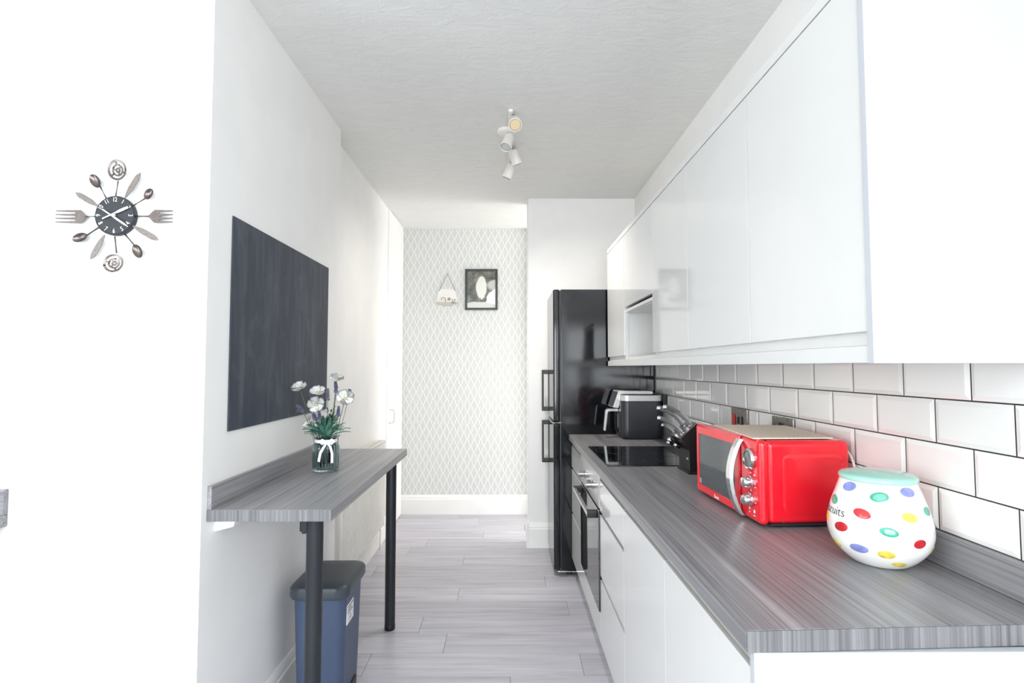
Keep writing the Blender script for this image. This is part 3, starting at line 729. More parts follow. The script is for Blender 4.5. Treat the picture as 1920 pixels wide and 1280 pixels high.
# ------------------------------------------------------------------ ceiling spotlight bar
SPOT_W = (0, 0, 48.0, 32.0)
sl = thing('spotlight_bar', 'white four-head spotlight bar fixed along the ceiling', 'ceiling light', (.01, 3.1, CEIL))
bm = nb(); lathe(bm, [(.052, CEIL - .001), (.052, CEIL - .018), (.046, CEIL - .022), (.005, CEIL - .0225)], (-.012, 3.02, 0), 32); obj('canopy', bm, 'lamp_white', sl)
obj('bar', B(.0, .024, 2.76, 3.50, CEIL - .016, CEIL - .001, .004), 'lamp_white', sl)
for si, (sx, sy, (tx, ty, tz), d, lens) in enumerate(((.036, 2.80, (.036, 2.812, 2.728), (0, -.78, -.62), 'warm_lens'), (.008, 3.03, (.008, 3.02, 2.732), (-.26, -.42, -.87), 'cool_lens'),
                                      (.026, 3.25, (.026, 3.26, 2.752), (.32, .25, -.90), 'cool_lens'), (.023, 3.46, (.023, 3.46, 2.735), (-.36, .15, -.90), 'cool_lens'))):
    d = Vector(d).normalized(); o = Vector((tx, ty, tz))
    bm = nb(); axis_lathe(bm, [(.012, -.004), (.025, 0), (.029, .006), (.033, .085), (.0345, .09), (.031, .091), (.0305, .08), (.002, .078)], o, d, 30)
    h_ = obj('lamp_head', bm, 'lamp_white', sl)
    bm = nb(); axis_lathe(bm, [(.029, .0785), (.029, .081), (.0265, .084), (.004, .085)], o, d, 26); obj('lamp_lens', bm, lens, h_)
    bm = nb(); axis_lathe(bm, [(.0312, .079), (.0312, .0835), (.0285, .0835), (.0285, .079)], o, d, 26); obj('lens_ring', bm, 'rail' if lens == 'warm_lens' else 'grey_paint', h_)
    bm = nb(); tube(bm, [(.012, sy - .005, CEIL - .012), (sx, sy, CEIL - .02), tuple(o - d * .001)], .006, 10); obj('stem', bm, 'steel', sl)
    if not SPOT_W[si]: continue
    ld = bpy.data.lights.new('spot_lamp', 'SPOT'); ld.energy = SPOT_W[si]; ld.color = (1.0, .94, .87); ld.spot_size = math.radians(130); ld.spot_blend = 1.0; ld.shadow_soft_size = .03
    lo = bpy.data.objects.new('spot_lamp', ld); COL.objects.link(lo); lo.location = o + d * .097; lo.rotation_euler = d.to_track_quat('-Z', 'Y').to_euler()

# ------------------------------------------------------------------ microwave (built in its own axes: x depth, y width, z up)
MW, MH, MD = .452, .248, .276
mw = thing('microwave', 'glossy red retro microwave with chrome handle and knobs on worktop', 'microwave', (.7107, 1.535, CT), math.radians(2.5))
L_ = dict(parent=mw, local=True)
obj('body', B(.03, MD, .004, MW - .004, .010, MH - .002, .016, 4), 'red', **L_)
obj('fascia', B(.004, .034, 0, .118, .008, MH, .014, 4), 'red', **L_)
bm = nb()                                                  # door ring around the window
dy0, dy1, dz0, dz1 = .120, MW, .008, MH; wy0, wy1, wz0, wz1 = .150, .436, .036, .216
ring_loft(bm, [[(.034, dy0, dz0), (.034, dy1, dz0), (.034, dy1, dz1), (.034, dy0, dz1)], [(.008, dy0, dz0), (.008, dy1, dz0), (.008, dy1, dz1), (.008, dy0, dz1)],
               [(.002, dy0 + .004, dz0 + .006), (.002, dy1 - .006, dz0 + .006), (.002, dy1 - .006, dz1 - .006), (.002, dy0 + .004, dz1 - .006)],
               [(.002, wy0 - .002, wz0 - .002), (.002, wy1 + .002, wz0 - .002), (.002, wy1 + .002, wz1 + .002), (.002, wy0 - .002, wz1 + .002)],
               [(.006, wy0, wz0), (.006, wy1, wz0), (.006, wy1, wz1), (.006, wy0, wz1)]], cap=False)
door = obj('door', bm, 'red', **L_)
obj('door_window', B(.0055, .012, wy0 - .002, wy1 + .002, wz0 - .002, wz1 + .002), 'mwindow', parent=door, local=True)
obj('sticker', B(.0045, .0056, wy1 - .02, wy1 - .004, wz0 + .004, wz0 + .022), 'grey_paint', parent=door, local=True)
bm = text_mesh('Swan', .017, .0004); bm.transform(Matrix.Translation((.0018, .285, .021)) @ Matrix(((0, 0, -1, 0), (-1, 0, 0, 0), (0, 1, 0, 0), (0, 0, 0, 1))))
obj('lettering', bm, 'white', parent=door, local=True, smooth=False)
bm = nb(); n = 20                                          # bowed chrome handle
rings = []
for i in range(n + 1):
    t = i / n; z = .012 + (MH - .02) * t; x = .001 - .034 * math.sin(PI * t) ** 0.8 if 0 < t < 1 else .002
    rings.append([(x - .006, .096, z), (x - .006, .121, z), (x + .004, .123, z), (x + .004, .094, z)])
ring_loft(bm, rings); obj('handle', bm, 'chrome', parent=door, local=True)
def knob(name, y, z, r, prof, m):
    bm = nb(); axis_lathe(bm, prof, (.0045, y, z), (-1, 0, 0), 28); return obj(name, bm, m, **L_)
tm_ = knob('timer_bezel', .052, .188, .03, [(.0315, 0), (.0315, .006), (.027, .012), (.024, .011), (.0235, .006)], 'chrome')
bm = nb(); axis_lathe(bm, [(.0232, .004), (.0232, .0085), (.001, .009)], (.0045, .052, .188), (-1, 0, 0), 28); obj('timer_display', bm, 'timer_face', parent=tm_, local=True)
for z in (.121, .070):
    k_ = knob('knob', .052, z, .018, [(.020, 0), (.020, .005), (.017, .007), (.0165, .020), (.013, .026), (.004, .028)], 'chrome')
bm = nb()
for y, z, a, b in ((.052, .148, .005, .003), (.030, .145, .008, .003), (.028, .121, .003, .008), (.026, .110, .007, .002), (.052, .097, .003, .004), (.027, .066, .008, .002),
                   (.062, .044, .004, .008), (.062, .033, .006, .002), (.034, .040, .007, .009), (.034, .028, .012, .002)):
    box(bm, .0034, .0046, y - a / 2, y + a / 2, z - b / 2, z + b / 2)
obj('dial_markings', bm, 'white', **L_)['kind'] = 'stuff'
bm = nb()                                                   # raised panel pressed in the near side
def ry(x0, x1, z0, z1, y, r):
    return [(px, y, pz) for px, pz, _ in rrect(x0, x1, z0, z1, r, 0, 4)]
ring_loft(bm, [ry(.074, .252, .038, .208, .0045, .02), ry(.074, .252, .038, .208, .003, .02), ry(.086, .240, .050, .196, -.0005, .014)])
obj('side_emboss', bm, 'red', **L_)
bm = nb(); axis_lathe(bm, [(.0028, 0), (.0028, .002)], (.072, .004, .018), (0, -1, 0), 12); obj('side_screw', bm, 'chrome', **L_)
obj('base_plate', B(.036, MD - .006, .006, MW - .006, .006, .012), 'black_soft', **L_)
for x in (.05, .25):
    for y in (.05, .40):
        bm = nb(); lathe(bm, [(.012, 0), (.013, .007)], (x, y, 0), 14); obj('foot', bm, 'black', **L_)
bm = nb(); tube(bm, bez((.270, .06, .225), (.297, .035, .225), (.293, .0, .18), (.276, -.02, .09), 14) + bez((.276, -.02, .09), (.266, -.03, .06), (.264, -.02, .03), (.264, .05, .012), 8)[1:], .0034, 8)
obj('power_cable', bm, 'cable', **L_)
# hardboard sheet resting on the microwave
zb = CT + MH
bd = nb(); prism(bd, [(.712, 1.566), (.950, 1.574), (.978, 1.899), (.736, 1.928)], 'z', zb + .0003, zb + .0043)
tag(obj('hardboard_sheet', bd, 'cardboard'), 'thin buff hardboard sheet lying on top of the red microwave', 'board')

# ------------------------------------------------------------------ biscuit jar
JX, JY = .878, 1.283
PROF = [(r * 1.02, z) for r, z in ((.048, 0), (.060, .004), (.080, .022), (.096, .044), (.1035, .068), (.1045, .085), (.102, .108), (.0955, .134), (.0865, .160), (.079, .182), (.0755, .192))]
def jr(z):
    for (r0, z0), (r1, z1) in zip(PROF, PROF[1:]):
        if z0 <= z <= z1: return r0 + (r1 - r0) * (z - z0) / (z1 - z0)
    return PROF[-1][0]
def smooth_prof():
    # Catmull-Rom resample of the jar profile
    P = [Vector((r, z)) for r, z in PROF]; out = []
    for i in range(len(P) - 1):
        p0 = P[max(i - 1, 0)]; p1 = P[i]; p2 = P[i + 1]; p3 = P[min(i + 2, len(P) - 1)]
        for s in range(5):
            t = s / 5; q = .5 * ((2 * p1) + (p2 - p0) * t + (2 * p0 - 5 * p1 + 4 * p2 - p3) * t * t + (3 * p1 - p0 - 3 * p2 + p3) * t ** 3)
            out.append((q.x, q.y))
    out.append(PROF[-1]); return out
SP = smooth_prof(); PROF = SP
jar = thing('biscuit_jar', 'white biscuit jar with coloured spots and mint lid beside microwave', 'jar', (JX, JY, CT))
bm = nb(); lathe(bm, SP, (JX, JY, CT), 64); jb = obj('pot', bm, 'ceramic', jar)
bm = nb(); lathe(bm, [(.070, .188), (.0775, .1925), (.0800, .195), (.0806, .199), (.0790, .203), (.073, .207), (.05, .212), (.02, .214), (.001, .2142)], (JX, JY, CT), 56); obj('lid', bm, 'mint', jar)
def on_jar(th, z, off): r = jr(max(.001, z)) + off; return (JX + r * math.cos(th), JY + r * math.sin(th), CT + z)
def spot(th, z, wdt, hgt, m, tilt=0.0):
    bm = nb(); n = 22; r = jr(z); c = bm.verts.new(on_jar(th, z, .0009)); prev = None; rings = []
    for f in (.5, .85, 1.0):
        ring = []
        for i in range(n):
            t = 2 * PI * i / n; x = f * wdt / 2 * math.cos(t); y = f * hgt / 2 * math.sin(t)
            X = x * math.cos(tilt) - y * math.sin(tilt); Y = x * math.sin(tilt) + y * math.cos(tilt)
            sl_ = (jr(z + .003) - jr(max(0, z - .003))) / (.006 if z > .003 else .003 + z); kz = 1 / math.sqrt(1 + sl_ * sl_)
            ring.append(bm.verts.new(on_jar(th + X / r, z + Y * kz, .0009 if f < 1 else .0002)))
        rings.append(ring)
    for i in range(n): bm.faces.new([c, rings[0][i], rings[0][(i + 1) % n]])
    for a, b in zip(rings, rings[1:]):
        for i in range(n): bm.faces.new([a[i], b[i], b[(i + 1) % n], a[(i + 1) % n]])
    obj('spot', bm, m, jb)
SPOTS = []  # theta, z, width, height, colour
SPOTS = [(-2.916, .1790, .036, .022, 'blue'), (2.95, .1413, .034, .021, 'green'), (-2.141, .1664, .037, .022, 'green'), (-1.423, .1790, .036, .021, 'blue'),
         (-2.491, .1271, .0366, .0211, 'red'), (-1.560, .1280, .0343, .0201, 'yellow'), (-.96, .1369, .030, .020, 'green'), (-2.938, .0873, .038, .0213, 'red'),
         (-1.996, .0960, .0363, .0197, 'green'), (-1.404, .0728, .0310, .0202, 'red'), (-2.577, .0474, .040, .022, 'blue'), (-2.043, .0442, .0341, .0215, 'yellow'),
         (3.02, .0400, .036, .021, 'yellow'), (-1.702, .0200, .034, .018, 'yellow'), (2.75, .098, .034, .021, 'yellow'), (2.55, .06, .034, .02, 'blue'),
         (2.2, .13, .034, .02, 'red'), (1.6, .09, .034, .02, 'green'), (1.0, .14, .034, .02, 'yellow'), (.4, .08, .034, .02, 'blue'), (-.4, .10, .034, .02, 'red'), (-.8, .05, .034, .02, 'yellow')]
for th, z, a, b, c in SPOTS: spot(th, z, a, b, 'dot_' + c, random.uniform(-.25, .25))
tm = text_mesh('Biscuits', .029, .0002, 'CENTER', -.0005, 1.0)
tb = max(v.co.x for v in tm.verts)
TH_END, Z_T = -2.865, .1185
for v in tm.verts:
    zz = Z_T + v.co.y - .10 * (v.co.x - tb) * .0
    p_ = on_jar(TH_END + (v.co.x - tb) / .1, zz, .0010 + v.co.z); v.co = p_
obj('lettering', tm, 'ink', jb, smooth=False, label='black hand-lettered word Biscuits')

# ------------------------------------------------------------------ air fryer
af = thing('air_fryer', 'black air fryer with silver band and handle before the fridge', 'air fryer', (.85, 3.53, CT))
bm = nb(); ring_loft(bm, [rrect(.735, .97, 3.415, 3.645, .04, CT + .001), rrect(.722, .978, 3.402, 3.657, .045, CT + .018), rrect(.718, .982, 3.398, 3.660, .045, CT + .06), rrect(.718, .982, 3.398, 3.660, .045, 1.193), rrect(.722, .978, 3.402, 3.656, .042, 1.200)])
obj('body', bm, 'black_soft', af)
bm = nb(); ring_loft(bm, [rrect(.716, .984, 3.396, 3.662, .046, 1.196), rrect(.716, .984, 3.396, 3.662, .046, 1.2305), rrect(.72, .98, 3.40, 3.658, .044, 1.232)]); obj('band', bm, 'silver', af)
bm = nb(); ring_loft(bm, [rrect(.722, .978, 3.402, 3.656, .044, 1.231), rrect(.73, .97, 3.41, 3.648, .04, 1.236)]); obj('lid', bm, 'black', af)
bm = nb(); prism(bm, [(.676, 1.150), (.712, 1.146), (.736, 1.236), (.935, 1.236), (.935, 1.254), (.712, 1.256)], 'y', 3.47, 3.65)
bmesh.ops.bevel(bm, geom=bm.edges[:], offset=.003, segments=2, affect='EDGES'); head = obj('control_head', bm, 'silver', af)
bm = nb(); p0, p1 = Vector((.676, 1.150)), Vector((.712, 1.256)); u_ = p1 - p0; nn = Vector((-u_.y, u_.x)).normalized() * .002
a, b = p0 + u_ * .05, p0 + u_ * .95
prism(bm, [tuple(a), tuple(b), tuple(b + nn), tuple(a + nn)], 'y', 3.476, 3.644); obj('display', bm, 'black_soft', head)
obj('drawer', B(.712, .735, 3.46, 3.62, .985, 1.125, .006), 'black', af)
bm = nb(); prism(bm, [(.716, 1.123), (.716, 1.139), (.645, 1.139), (.634, 1.130), (.620, .998), (.634, .996), (.648, 1.118), (.655, 1.123)], 'y', 3.50, 3.535)
bmesh.ops.bevel(bm, geom=bm.edges[:], offset=.003, segments=2, affect='EDGES'); obj('handle', bm, 'steel', af)
obj('rear_vent', B(.980, 1.006, 3.40, 3.46, 1.165, 1.236, .003), 'black', af)
obj('name_strip', B(.7108, .7125, 3.49, 3.496, 1.02, 1.11), 'silver', af)

# ------------------------------------------------------------------ knife block and its knives
kb_ = thing('knife_block', 'slanted black knife block wedged between hob and red microwave', 'knife block', (.84, 2.38, CT))
ky0, ky1 = 2.31, 2.45
pts = [(.775, CT + .006), (.775, CT + .10), (.738, CT + .150), (.812, CT + .215), (.90, CT + .14), (.92, CT + .006)]
bm = nb(); prism(bm, pts, 'y', ky0, ky1); bmesh.ops.bevel(bm, geom=bm.edges[:], offset=.002, segments=1, affect='EDGES'); blk = obj('block', bm, 'black', kb_)
obj('foot', B(.768, .925, ky0 - .006, ky1 + .006, CT + .0002, CT + .012, .003), 'black', kb_)
d_ = Vector((.074, .065)).normalized(); nrm = Vector((-d_.y, d_.x))
q0 = Vector((.738, CT + .150)); q1 = Vector((.812, CT + .215))
bm = nb(); prism(bm, [tuple(q0 + nrm * .0002), tuple(q1 + nrm * .0002), tuple(q1 + nrm * .003), tuple(q0 + nrm * .003)], 'y', ky0, ky1); obj('steel_top', bm, 'steel', kb_)
bm = text_mesh('GBC', .011, .0003); bm.transform(Matrix.Translation((.7748, 2.335, CT + .062)) @ Matrix(((0, 0, -1, 0), (-1, 0, 0, 0), (0, 1, 0, 0), (0, 0, 0, 1)))); obj('lettering', bm, 'white', blk, smooth=False)
def knife_obj(label, s, y, ln, rad):
    b0 = q0 + (q1 - q0) * s + nrm * .0035
    t = thing('kitchen_knife', label, 'knife', (b0.x, y, b0.y), 0, 'knives in the block')
    e = b0 + nrm * ln
    pts = bez((b0.x, y, b0.y), (b0.x + nrm.x * ln * .45, y, b0.y + nrm.y * ln * .55), (b0.x - ln * .70, y, b0.y + ln * .62), (b0.x - ln * 1.02, y, b0.y + ln * .66), 14)
    rr = [rad * (1.05 - .35 * math.sin(PI * i / 14 * .9)) for i in range(13)] + [rad * .9, rad * .6]
    bm = nb(); tube(bm, pts, [x * 1.12 for x in rr], 12, 0.8); obj('handle', bm, 'chrome', t)
    bm = nb(); i0 = b0 - nrm * .001; prism(bm, [tuple(b0 + d_ * .008), tuple(b0 - d_ * .008), tuple(b0 - d_ * .009 - nrm * .003), tuple(b0 + d_ * .009 - nrm * .003)], 'y', y - .004, y + .004); obj('blade', bm, 'steel', t)
knife_obj('large curved steel knife handle nearest the tiles, top of the block', .84, 2.345, .118, .0150)
knife_obj('large curved steel knife handle behind the topmost one in the block', .70, 2.405, .118, .0150)
knife_obj('long curved steel knife handle low in the block, nearest the camera', .26, 2.335, .104, .0135)
knife_obj('short steel knife handle low in the block, on its far side', .14, 2.42, .055, .0100)
sh = thing('kitchen_scissors', 'black scissors with chrome ends sticking out under the knives', 'scissors', (.745, 2.43, CT + .12))
bm = nb(); 
for zz, yy in ((.118, 2.415), (.104, 2.435)): tube(bm, [(.772, yy, CT + zz - .01), (.752, yy, CT + zz), (.728, yy, CT + zz + .012)], .007, 10)
obj('grips', bm, 'black', sh)
for i, (xx, yy, zz) in enumerate(((.722, 2.415, .134), (.725, 2.435, .118), (.745, 2.40, .112))):
    bm = nb(); axis_lathe(bm, [(.004, -.008), (.0095, -.004), (.0105, .002), (.007, .007), (.001, .009)], (xx, yy, CT + zz), (-.8, -.2, .45), 14); obj('chrome_end', bm, 'chrome', sh)

# ------------------------------------------------------------------ sockets on the tiles
def plate(name, label, y0, y1, z0, z1):
    t = thing(name, label, 'socket' if 'socket' in name else 'switch', (1.008, (y0 + y1) / 2, (z0 + z1) / 2))
    obj('face_plate', B(1.0005, 1.0085, y0, y1, z0, z1, .002), 'socket_steel', t); return t
t = plate('cooker_switch', 'steel cooker switch plate with red rocker behind the microwave', 2.252, 2.411, 1.142, 1.231)
obj('rocker', B(.995, 1.001, 2.368, 2.392, 1.150, 1.205, .003), 'switch_red', t)
obj('small_rocker', B(.996, 1.001, 2.330, 2.345, 1.165, 1.195, .002), 'black', t)
bm = nb(); box(bm, .996, 1.001, 2.295, 2.302, 1.155, 1.198); box(bm, .996, 1.001, 2.280, 2.290, 1.150, 1.162); box(bm, .996, 1.001, 2.307, 2.317, 1.150, 1.162)
obj('pin_holes', bm, 'black', t)
t = plate('double_socket', 'brushed steel double socket plate above the hardboard sheet', 1.888, 2.040, 1.138, 1.227)
for y in (1.952, 1.972): obj('rocker', B(.996, 1.001, y, y + .014, 1.168, 1.206, .002), 'black', t)
bm = nb()
for y in (1.91, 2.01): box(bm, .9995, 1.001, y - .003, y + .003, 1.17, 1.18); box(bm, .9995, 1.001, y - .012, y - .005, 1.152, 1.157); box(bm, .9995, 1.001, y + .005, y + .012, 1.152, 1.157)
obj('pin_holes', bm, 'black', t)

# ------------------------------------------------------------------ the counter along the clock wall, only its end shows at the left edge
lw = thing('side_worktop', 'grey wood-effect worktop end cut off by the left picture edge', 'worktop', (-2.2, 1.4, CT - .038))
obj('slab', B(XROOM + .002, -1.563, 1.10, YCL - .001, CT - .038, CT, .002), 'wood_side', lw)
obj('upstand', B(XROOM + .002, -1.563, YCL - .018, YCL - .001, CT, 1.03, .002), 'wood_side', lw)
lc = thing('side_base_cabinet', 'white base cabinet under the worktop at the left picture edge', 'cabinet', (-2.2, 1.4, 0))
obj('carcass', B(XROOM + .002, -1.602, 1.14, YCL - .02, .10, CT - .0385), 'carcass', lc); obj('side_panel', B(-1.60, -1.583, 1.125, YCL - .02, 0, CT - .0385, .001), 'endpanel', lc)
for i in range(3): obj('door', B(-3.2 + i * .535, -3.2 + (i + 1) * .535 - .004, 1.12, 1.139, .12, .89, .0015), 'gloss', lc)

# ------------------------------------------------------------------ ribbed vase, ribbon, flowers
VX, VY = -.806, 2.396
vs_ = thing('glass_vase', 'ribbed teal glass vase with white bow on the bar table', 'vase', (VX, VY, tt))
rib = lambda t, r, z: 1 + (.03 * math.cos(24 * t) if .014 < z < .118 else 0)
outer = [(.050, .0006), (.0555, .004), (.0565, .012), (.0555, .016), (.0555, .10), (.054, .112), (.049, .122), (.0435, .127), (.043, .132), (.046, .136), (.0462, .145), (.044, .147)]
inner = [(.0415, .146), (.040, .130), (.045, .119), (.0505, .106), (.0515, .02), (.048, .010), (.001, .009)]
bm = nb(); lathe(bm, outer + inner, (VX, VY, tt), 120, rib); obj('jar', bm, 'glass', vs_)
bm = nb(); R = []
for r_, z_ in ((.0445, .124), (.0485, .125), (.0480, .138), (.0470, .139)): R.append([(VX + r_ * math.cos(2 * PI * i / 40), VY + r_ * math.sin(2 * PI * i / 40), tt + z_) for i in range(40)])
ring_loft(bm, R, cap=False); obj('ribbon_band', bm, 'ribbon', vs_)
def strip(pts, wd, th=.0012):
    bm = nb(); rings = []
    for i, p in enumerate(pts):
        p = Vector(p); d = (Vector(pts[min(i + 1, len(pts) - 1)]) - Vector(pts[max(i - 1, 0)])).normalized()
        out = (p - Vector((VX, VY, p.z))).normalized(); s = d.cross(out).normalized() * wd[i] / 2; o_ = out * th
        rings.append([tuple(p - s), tuple(p + s), tuple(p + s + o_), tuple(p - s + o_)])
    return ring_loft(bm, rings)
def vp(th, z, r): return (VX + r * math.cos(th), VY + r * math.sin(th), tt + z)
t0 = -1.18
obj('ribbon_tail', strip([vp(t0, .128, .051), vp(t0 - .22, .110, .0605), vp(t0 - .45, .085, .0605), vp(t0 - .56, .048, .0605)], [.006, .010, .011, .012]), 'ribbon', vs_)
obj('ribbon_tail', strip([vp(t0, .128, .051), vp(t0 + .22, .110, .0605), vp(t0 + .36, .080, .0605), vp(t0 + .36, .040, .0605)], [.006, .010, .011, .012]), 'ribbon', vs_)
obj('ribbon_loop', strip([vp(t0 - .05, .130, .052), vp(t0 - .35, .140, .056), vp(t0 - .65, .132, .055), vp(t0 - .35, .124, .054), vp(t0, .129, .053)], [.006, .012, .012, .010, .006]), 'ribbon', vs_)
obj('ribbon_loop', strip([vp(t0 + .05, .130, .052), vp(t0 + .35, .140, .056), vp(t0 + .60, .130, .055), vp(t0 + .35, .122, .054), vp(t0, .129, .053)], [.006, .012, .012, .010, .006]), 'ribbon', vs_)
bm = nb(); axis_lathe(bm, [(.003, 0), (.007, .003), (.006, .007), (.001, .009)], vp(t0, .130, .049), (math.cos(t0), math.sin(t0), 0), 12); obj('ribbon_knot', bm, 'ribbon', vs_)

def petal_mesh():
    bm = nb(); nu, nv = 6, 6; grid = []
    for i in range(nu + 1):
        t = i / nu; w_ = 1.0 * math.sin(PI * min(1, t * .62 + .08)) ** .8; row = []
        for j in range(nv + 1):
            s = j / nv * 2 - 1
            row.append(bm.verts.new((t - .10 * s * s * t, s * w_ * .5, .30 * t * t + .10 * s * s + .05 * math.sin(5 * s + 3 * t))))
        grid.append(row)
    for i in range(nu):
        for j in range(nv): bm.faces.new([grid[i][j], grid[i + 1][j], grid[i + 1][j + 1], grid[i][j + 1]])
    bmesh.ops.solidify(bm, geom=bm.faces[:], thickness=.02)
    me = bpy.data.meshes.new('petal'); bm.to_mesh(me); bm.free(); me.materials.append(M['petal'])
    me.polygons.foreach_set('use_smooth', [True] * len(me.polygons)); return me
PETAL = petal_mesh()
def flower(label, p, r, d, root):
    p = Vector(p); t = thing('white_flower', label, 'flower', tuple(p), 0, 'white flowers in the vase')
    u, v, d = frame_from(d); R0 = Matrix((u, v, d)).transposed().to_4x4()
    for i in range(5):
        o = obj('petal', None, None, t, mesh=PETAL)
        o.matrix_local = R0 @ Matrix.Rotation(2 * PI * i / 5 + random.uniform(-.15, .15), 4, 'Z') @ Matrix.Rotation(random.uniform(-.25, .05), 4, 'Y') @ Matrix.Scale(r, 4)
    bm = nb(); axis_lathe(bm, [(.0005, -.001), (r * .16, .001), (r * .15, r * .14), (.001, r * .2)], p, d, 12); obj('centre', bm, 'stamen', t)
    q = Vector(root); mid = (p + q) / 2 + Vector((0, 0, .02)); bm = nb()
    tube(bm, bez(p - d * .002, p - d * .03, mid, q, 10), .0016, 6); obj('stem', bm, 'stem', t)
root = lambda dx, dy: (VX + dx, VY + dy, tt + .03)
def P2(px, py, dy=0.0):
    # metric offsets measured from the vase: 1 px of the photograph is 2.37 mm at the vase
    return (VX + (px - 609) * .00238, VY + dy, tt + .146 + (820 - py) * .00238)
flower('white silk poppy leaning furthest left, before the chalkboard', P2(561, 730, -.02), .036, (-.15, -.62, .70), root(-.02, 0))
flower('white silk poppy facing up, second from left at the top', P2(592.5, 738, 0), .036, (.1, -.55, .80), root(-.01, .01))
flower('white silk poppy in the middle, just below the two at the left top', P2(594, 760, -.03), .038, (.1, -.85, .35), root(0, -.01))
flower('white silk poppy hanging lowest, at the left above the leaves', P2(579, 790, -.01), .033, (-.6, -.75, .2), root(-.015, .015))
flower('white silk poppy standing tallest, against the white wall', P2(624, 714, .02), .033, (.2, -.4, .85), root(.01, .01))
flower('white silk poppy furthest right of the bunch', P2(643, 750, 0), .042, (.35, -.75, .5), root(.02, 0))
def lavender(label, p, ax, ln, rt, m='lavender'):
    p = Vector(p); ax = Vector(ax).normalized(); t = thing('lavender_sprig', label, 'lavender', tuple(p), 0, 'lavender sprigs in the vase')
    bm = nb(); u, v, ax = frame_from(ax); nlev = 7
    for i in range(nlev):
        c = p + ax * (ln * i / nlev); rr = .0064 * (1 - .55 * i / nlev)
        for k in range(5):
            a = 2 * PI * k / 5 + i * .7; q = c + (u * math.cos(a) + v * math.sin(a)) * rr * .8
            axis_lathe(bm, [(.0003, -.003), (rr * .55, 0), (rr * .45, .004), (.0003, .007)], q, (u * math.cos(a) + v * math.sin(a)) * .7 + ax, 5)
    obj('florets', bm, m, t)
    q = Vector(rt); bm = nb(); tube(bm, bez(p + ax * ln * .8, p - ax * .04, (p + q) / 2, q, 10), .0011, 6); obj('stem', bm, 'stem', t)
lavender('lavender sprig behind the leftmost white poppy stem', P2(581, 752, .02), (-.35, 0, .9), .05, root(-.015, .02))
lavender('lavender sprig pointing up left, left edge of the bunch', P2(569, 772, -.02), (-.6, -.1, .6), .042, root(-.02, -.005))
lavender('lavender sprig lying flattest, lowest at the left edge', P2(568, 774, .01), (-.9, 0, .15), .040, root(-.02, .01))
lavender('lavender sprig between left poppies and centre poppy', P2(580, 772, .0), (-.1, -.1, .9), .045, root(-.01, 0))
lavender('lavender sprig upright before the chalkboard edge', P2(608, 752, .02), (0, 0, 1), .055, root(0, .02))
lavender('lavender sprig tallest of all, below the topmost white poppy', P2(624.5, 729, .01), (-.12, 0, 1), .032, root(.008, .01))
lavender('lavender sprig just right of the tallest sprig', P2(627, 737, -.01), (.02, 0, 1), .028, root(.012, -.01))
lavender('lavender tip peeping out above the rightmost white poppy', P2(647, 740, .03), (.1, 0, 1), .018, root(.02, .02))
lavender('lavender sprig under the rightmost white poppy', P2(633, 780, -.02), (.1, -.1, 1), .045, root(.018, -.01))
lavender('lavender sprig leaning left below the centre poppy', P2(594, 787, -.03), (-.35, -.2, .9), .035, root(-.005, -.02))
lavender('lavender sprig in the middle above the leaves', P2(602, 786, -.04), (0, -.2, .9), .042, root(.002, -.025))
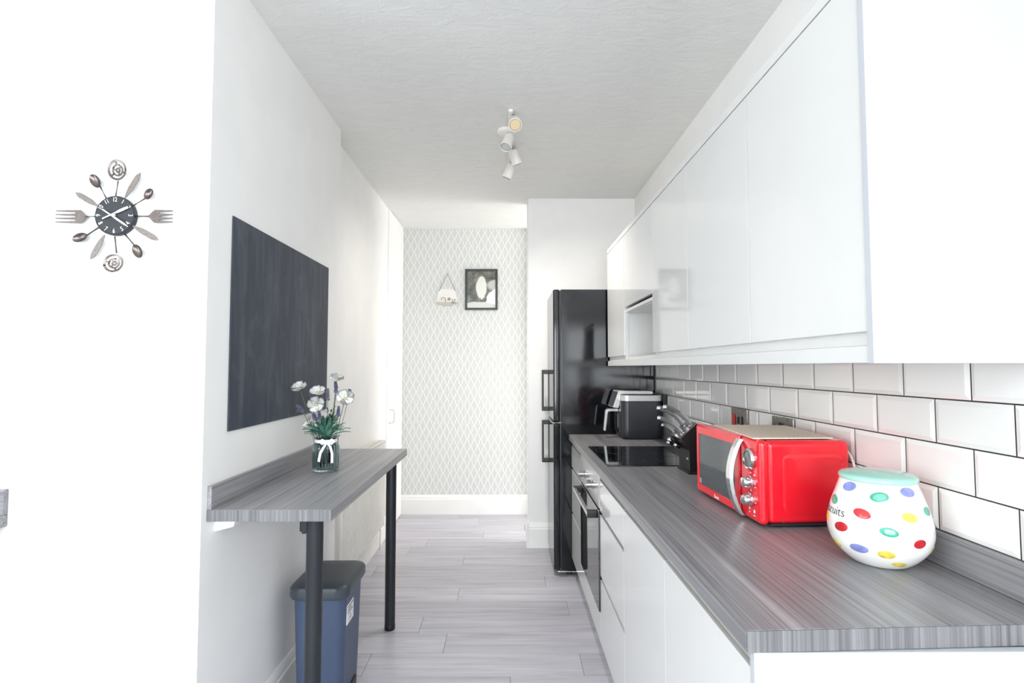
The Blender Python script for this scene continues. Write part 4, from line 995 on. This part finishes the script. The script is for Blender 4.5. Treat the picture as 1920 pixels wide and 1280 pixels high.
# leafy tuft
def leaf_mesh(m, name='leaf'):
    bm = nb(); nu = 6; L, Rr, C_ = [], [], []
    for i in range(nu + 1):
        t = i / nu; w_ = .072 * math.sin(PI * (t * .94 + .05)); z = .35 * math.sin(t * 1.7) ; x = t * .95
        L.append(bm.verts.new((x, w_, z + .03))); C_.append(bm.verts.new((x, 0, z))); Rr.append(bm.verts.new((x, -w_, z + .03)))
    for i in range(nu):
        bm.faces.new([L[i], C_[i], C_[i + 1], L[i + 1]]); bm.faces.new([C_[i], Rr[i], Rr[i + 1], C_[i + 1]])
    bmesh.ops.solidify(bm, geom=bm.faces[:], thickness=.015)
    me = bpy.data.meshes.new(name); bm.to_mesh(me); bm.free(); me.materials.append(M[m]); me.polygons.foreach_set('use_smooth', [True] * len(me.polygons)); return me
LF, LD = leaf_mesh('leaf'), leaf_mesh('leaf_dark')
gt = thing('leafy_tuft', 'tuft of blue-green leaves spilling over the vase rim', 'foliage', (VX, VY, tt + .14))
for i in range(150):
    a = random.uniform(0, 2 * PI); el = random.choice([random.uniform(-.35, .35), random.uniform(.25, 1.25), random.uniform(.5, 1.35)]); ln = random.uniform(.05, .10) * (1.0 if el < .8 else .85)
    o = obj('leaf', None, None, gt, mesh=LF)
    o.matrix_local = Matrix.Translation((.020 * math.cos(a) * random.random(), .020 * math.sin(a) * random.random(), random.uniform(.002, .03))) @ Matrix.Rotation(a, 4, 'Z') @ Matrix.Rotation(-el, 4, 'Y') @ Matrix.Rotation(random.uniform(-.6, .6), 4, 'X') @ Matrix.Scale(ln, 4)
bm = nb()
for i in range(10):
    a = 2 * PI * i / 10; tube(bm, [(VX + .012 * math.cos(a), VY + .012 * math.sin(a), tt + .155), (VX + .022 * math.cos(a), VY + .022 * math.sin(a), tt + .08), (VX + .026 * math.cos(a + .4), VY + .026 * math.sin(a + .4), tt + .016)], .0022, 6)
obj('stems', bm, 'stem', gt)
gd = thing('dark_leaf_sprig', 'dark green leafy sprig standing behind the centre of the bunch', 'foliage', P2(616, 790, .01))
for i in range(16):
    a = random.uniform(0, 2 * PI); o = obj('leaf', None, None, gd, mesh=LD)
    o.matrix_local = Matrix.Translation((.012 * math.cos(a) - .002, .012 * math.sin(a), random.uniform(-.01, .05))) @ Matrix.Rotation(a, 4, 'Z') @ Matrix.Rotation(random.uniform(-.9, .3), 4, 'Y') @ Matrix.Diagonal((.026, .06, .026, 1))
bm = nb(); g0 = Vector(P2(616, 772, .01)); tube(bm, [tuple(g0), (g0.x - .002, g0.y, g0.z - .05), root(.005, .012)], .0016, 6); obj('stem', bm, 'stem', gd)
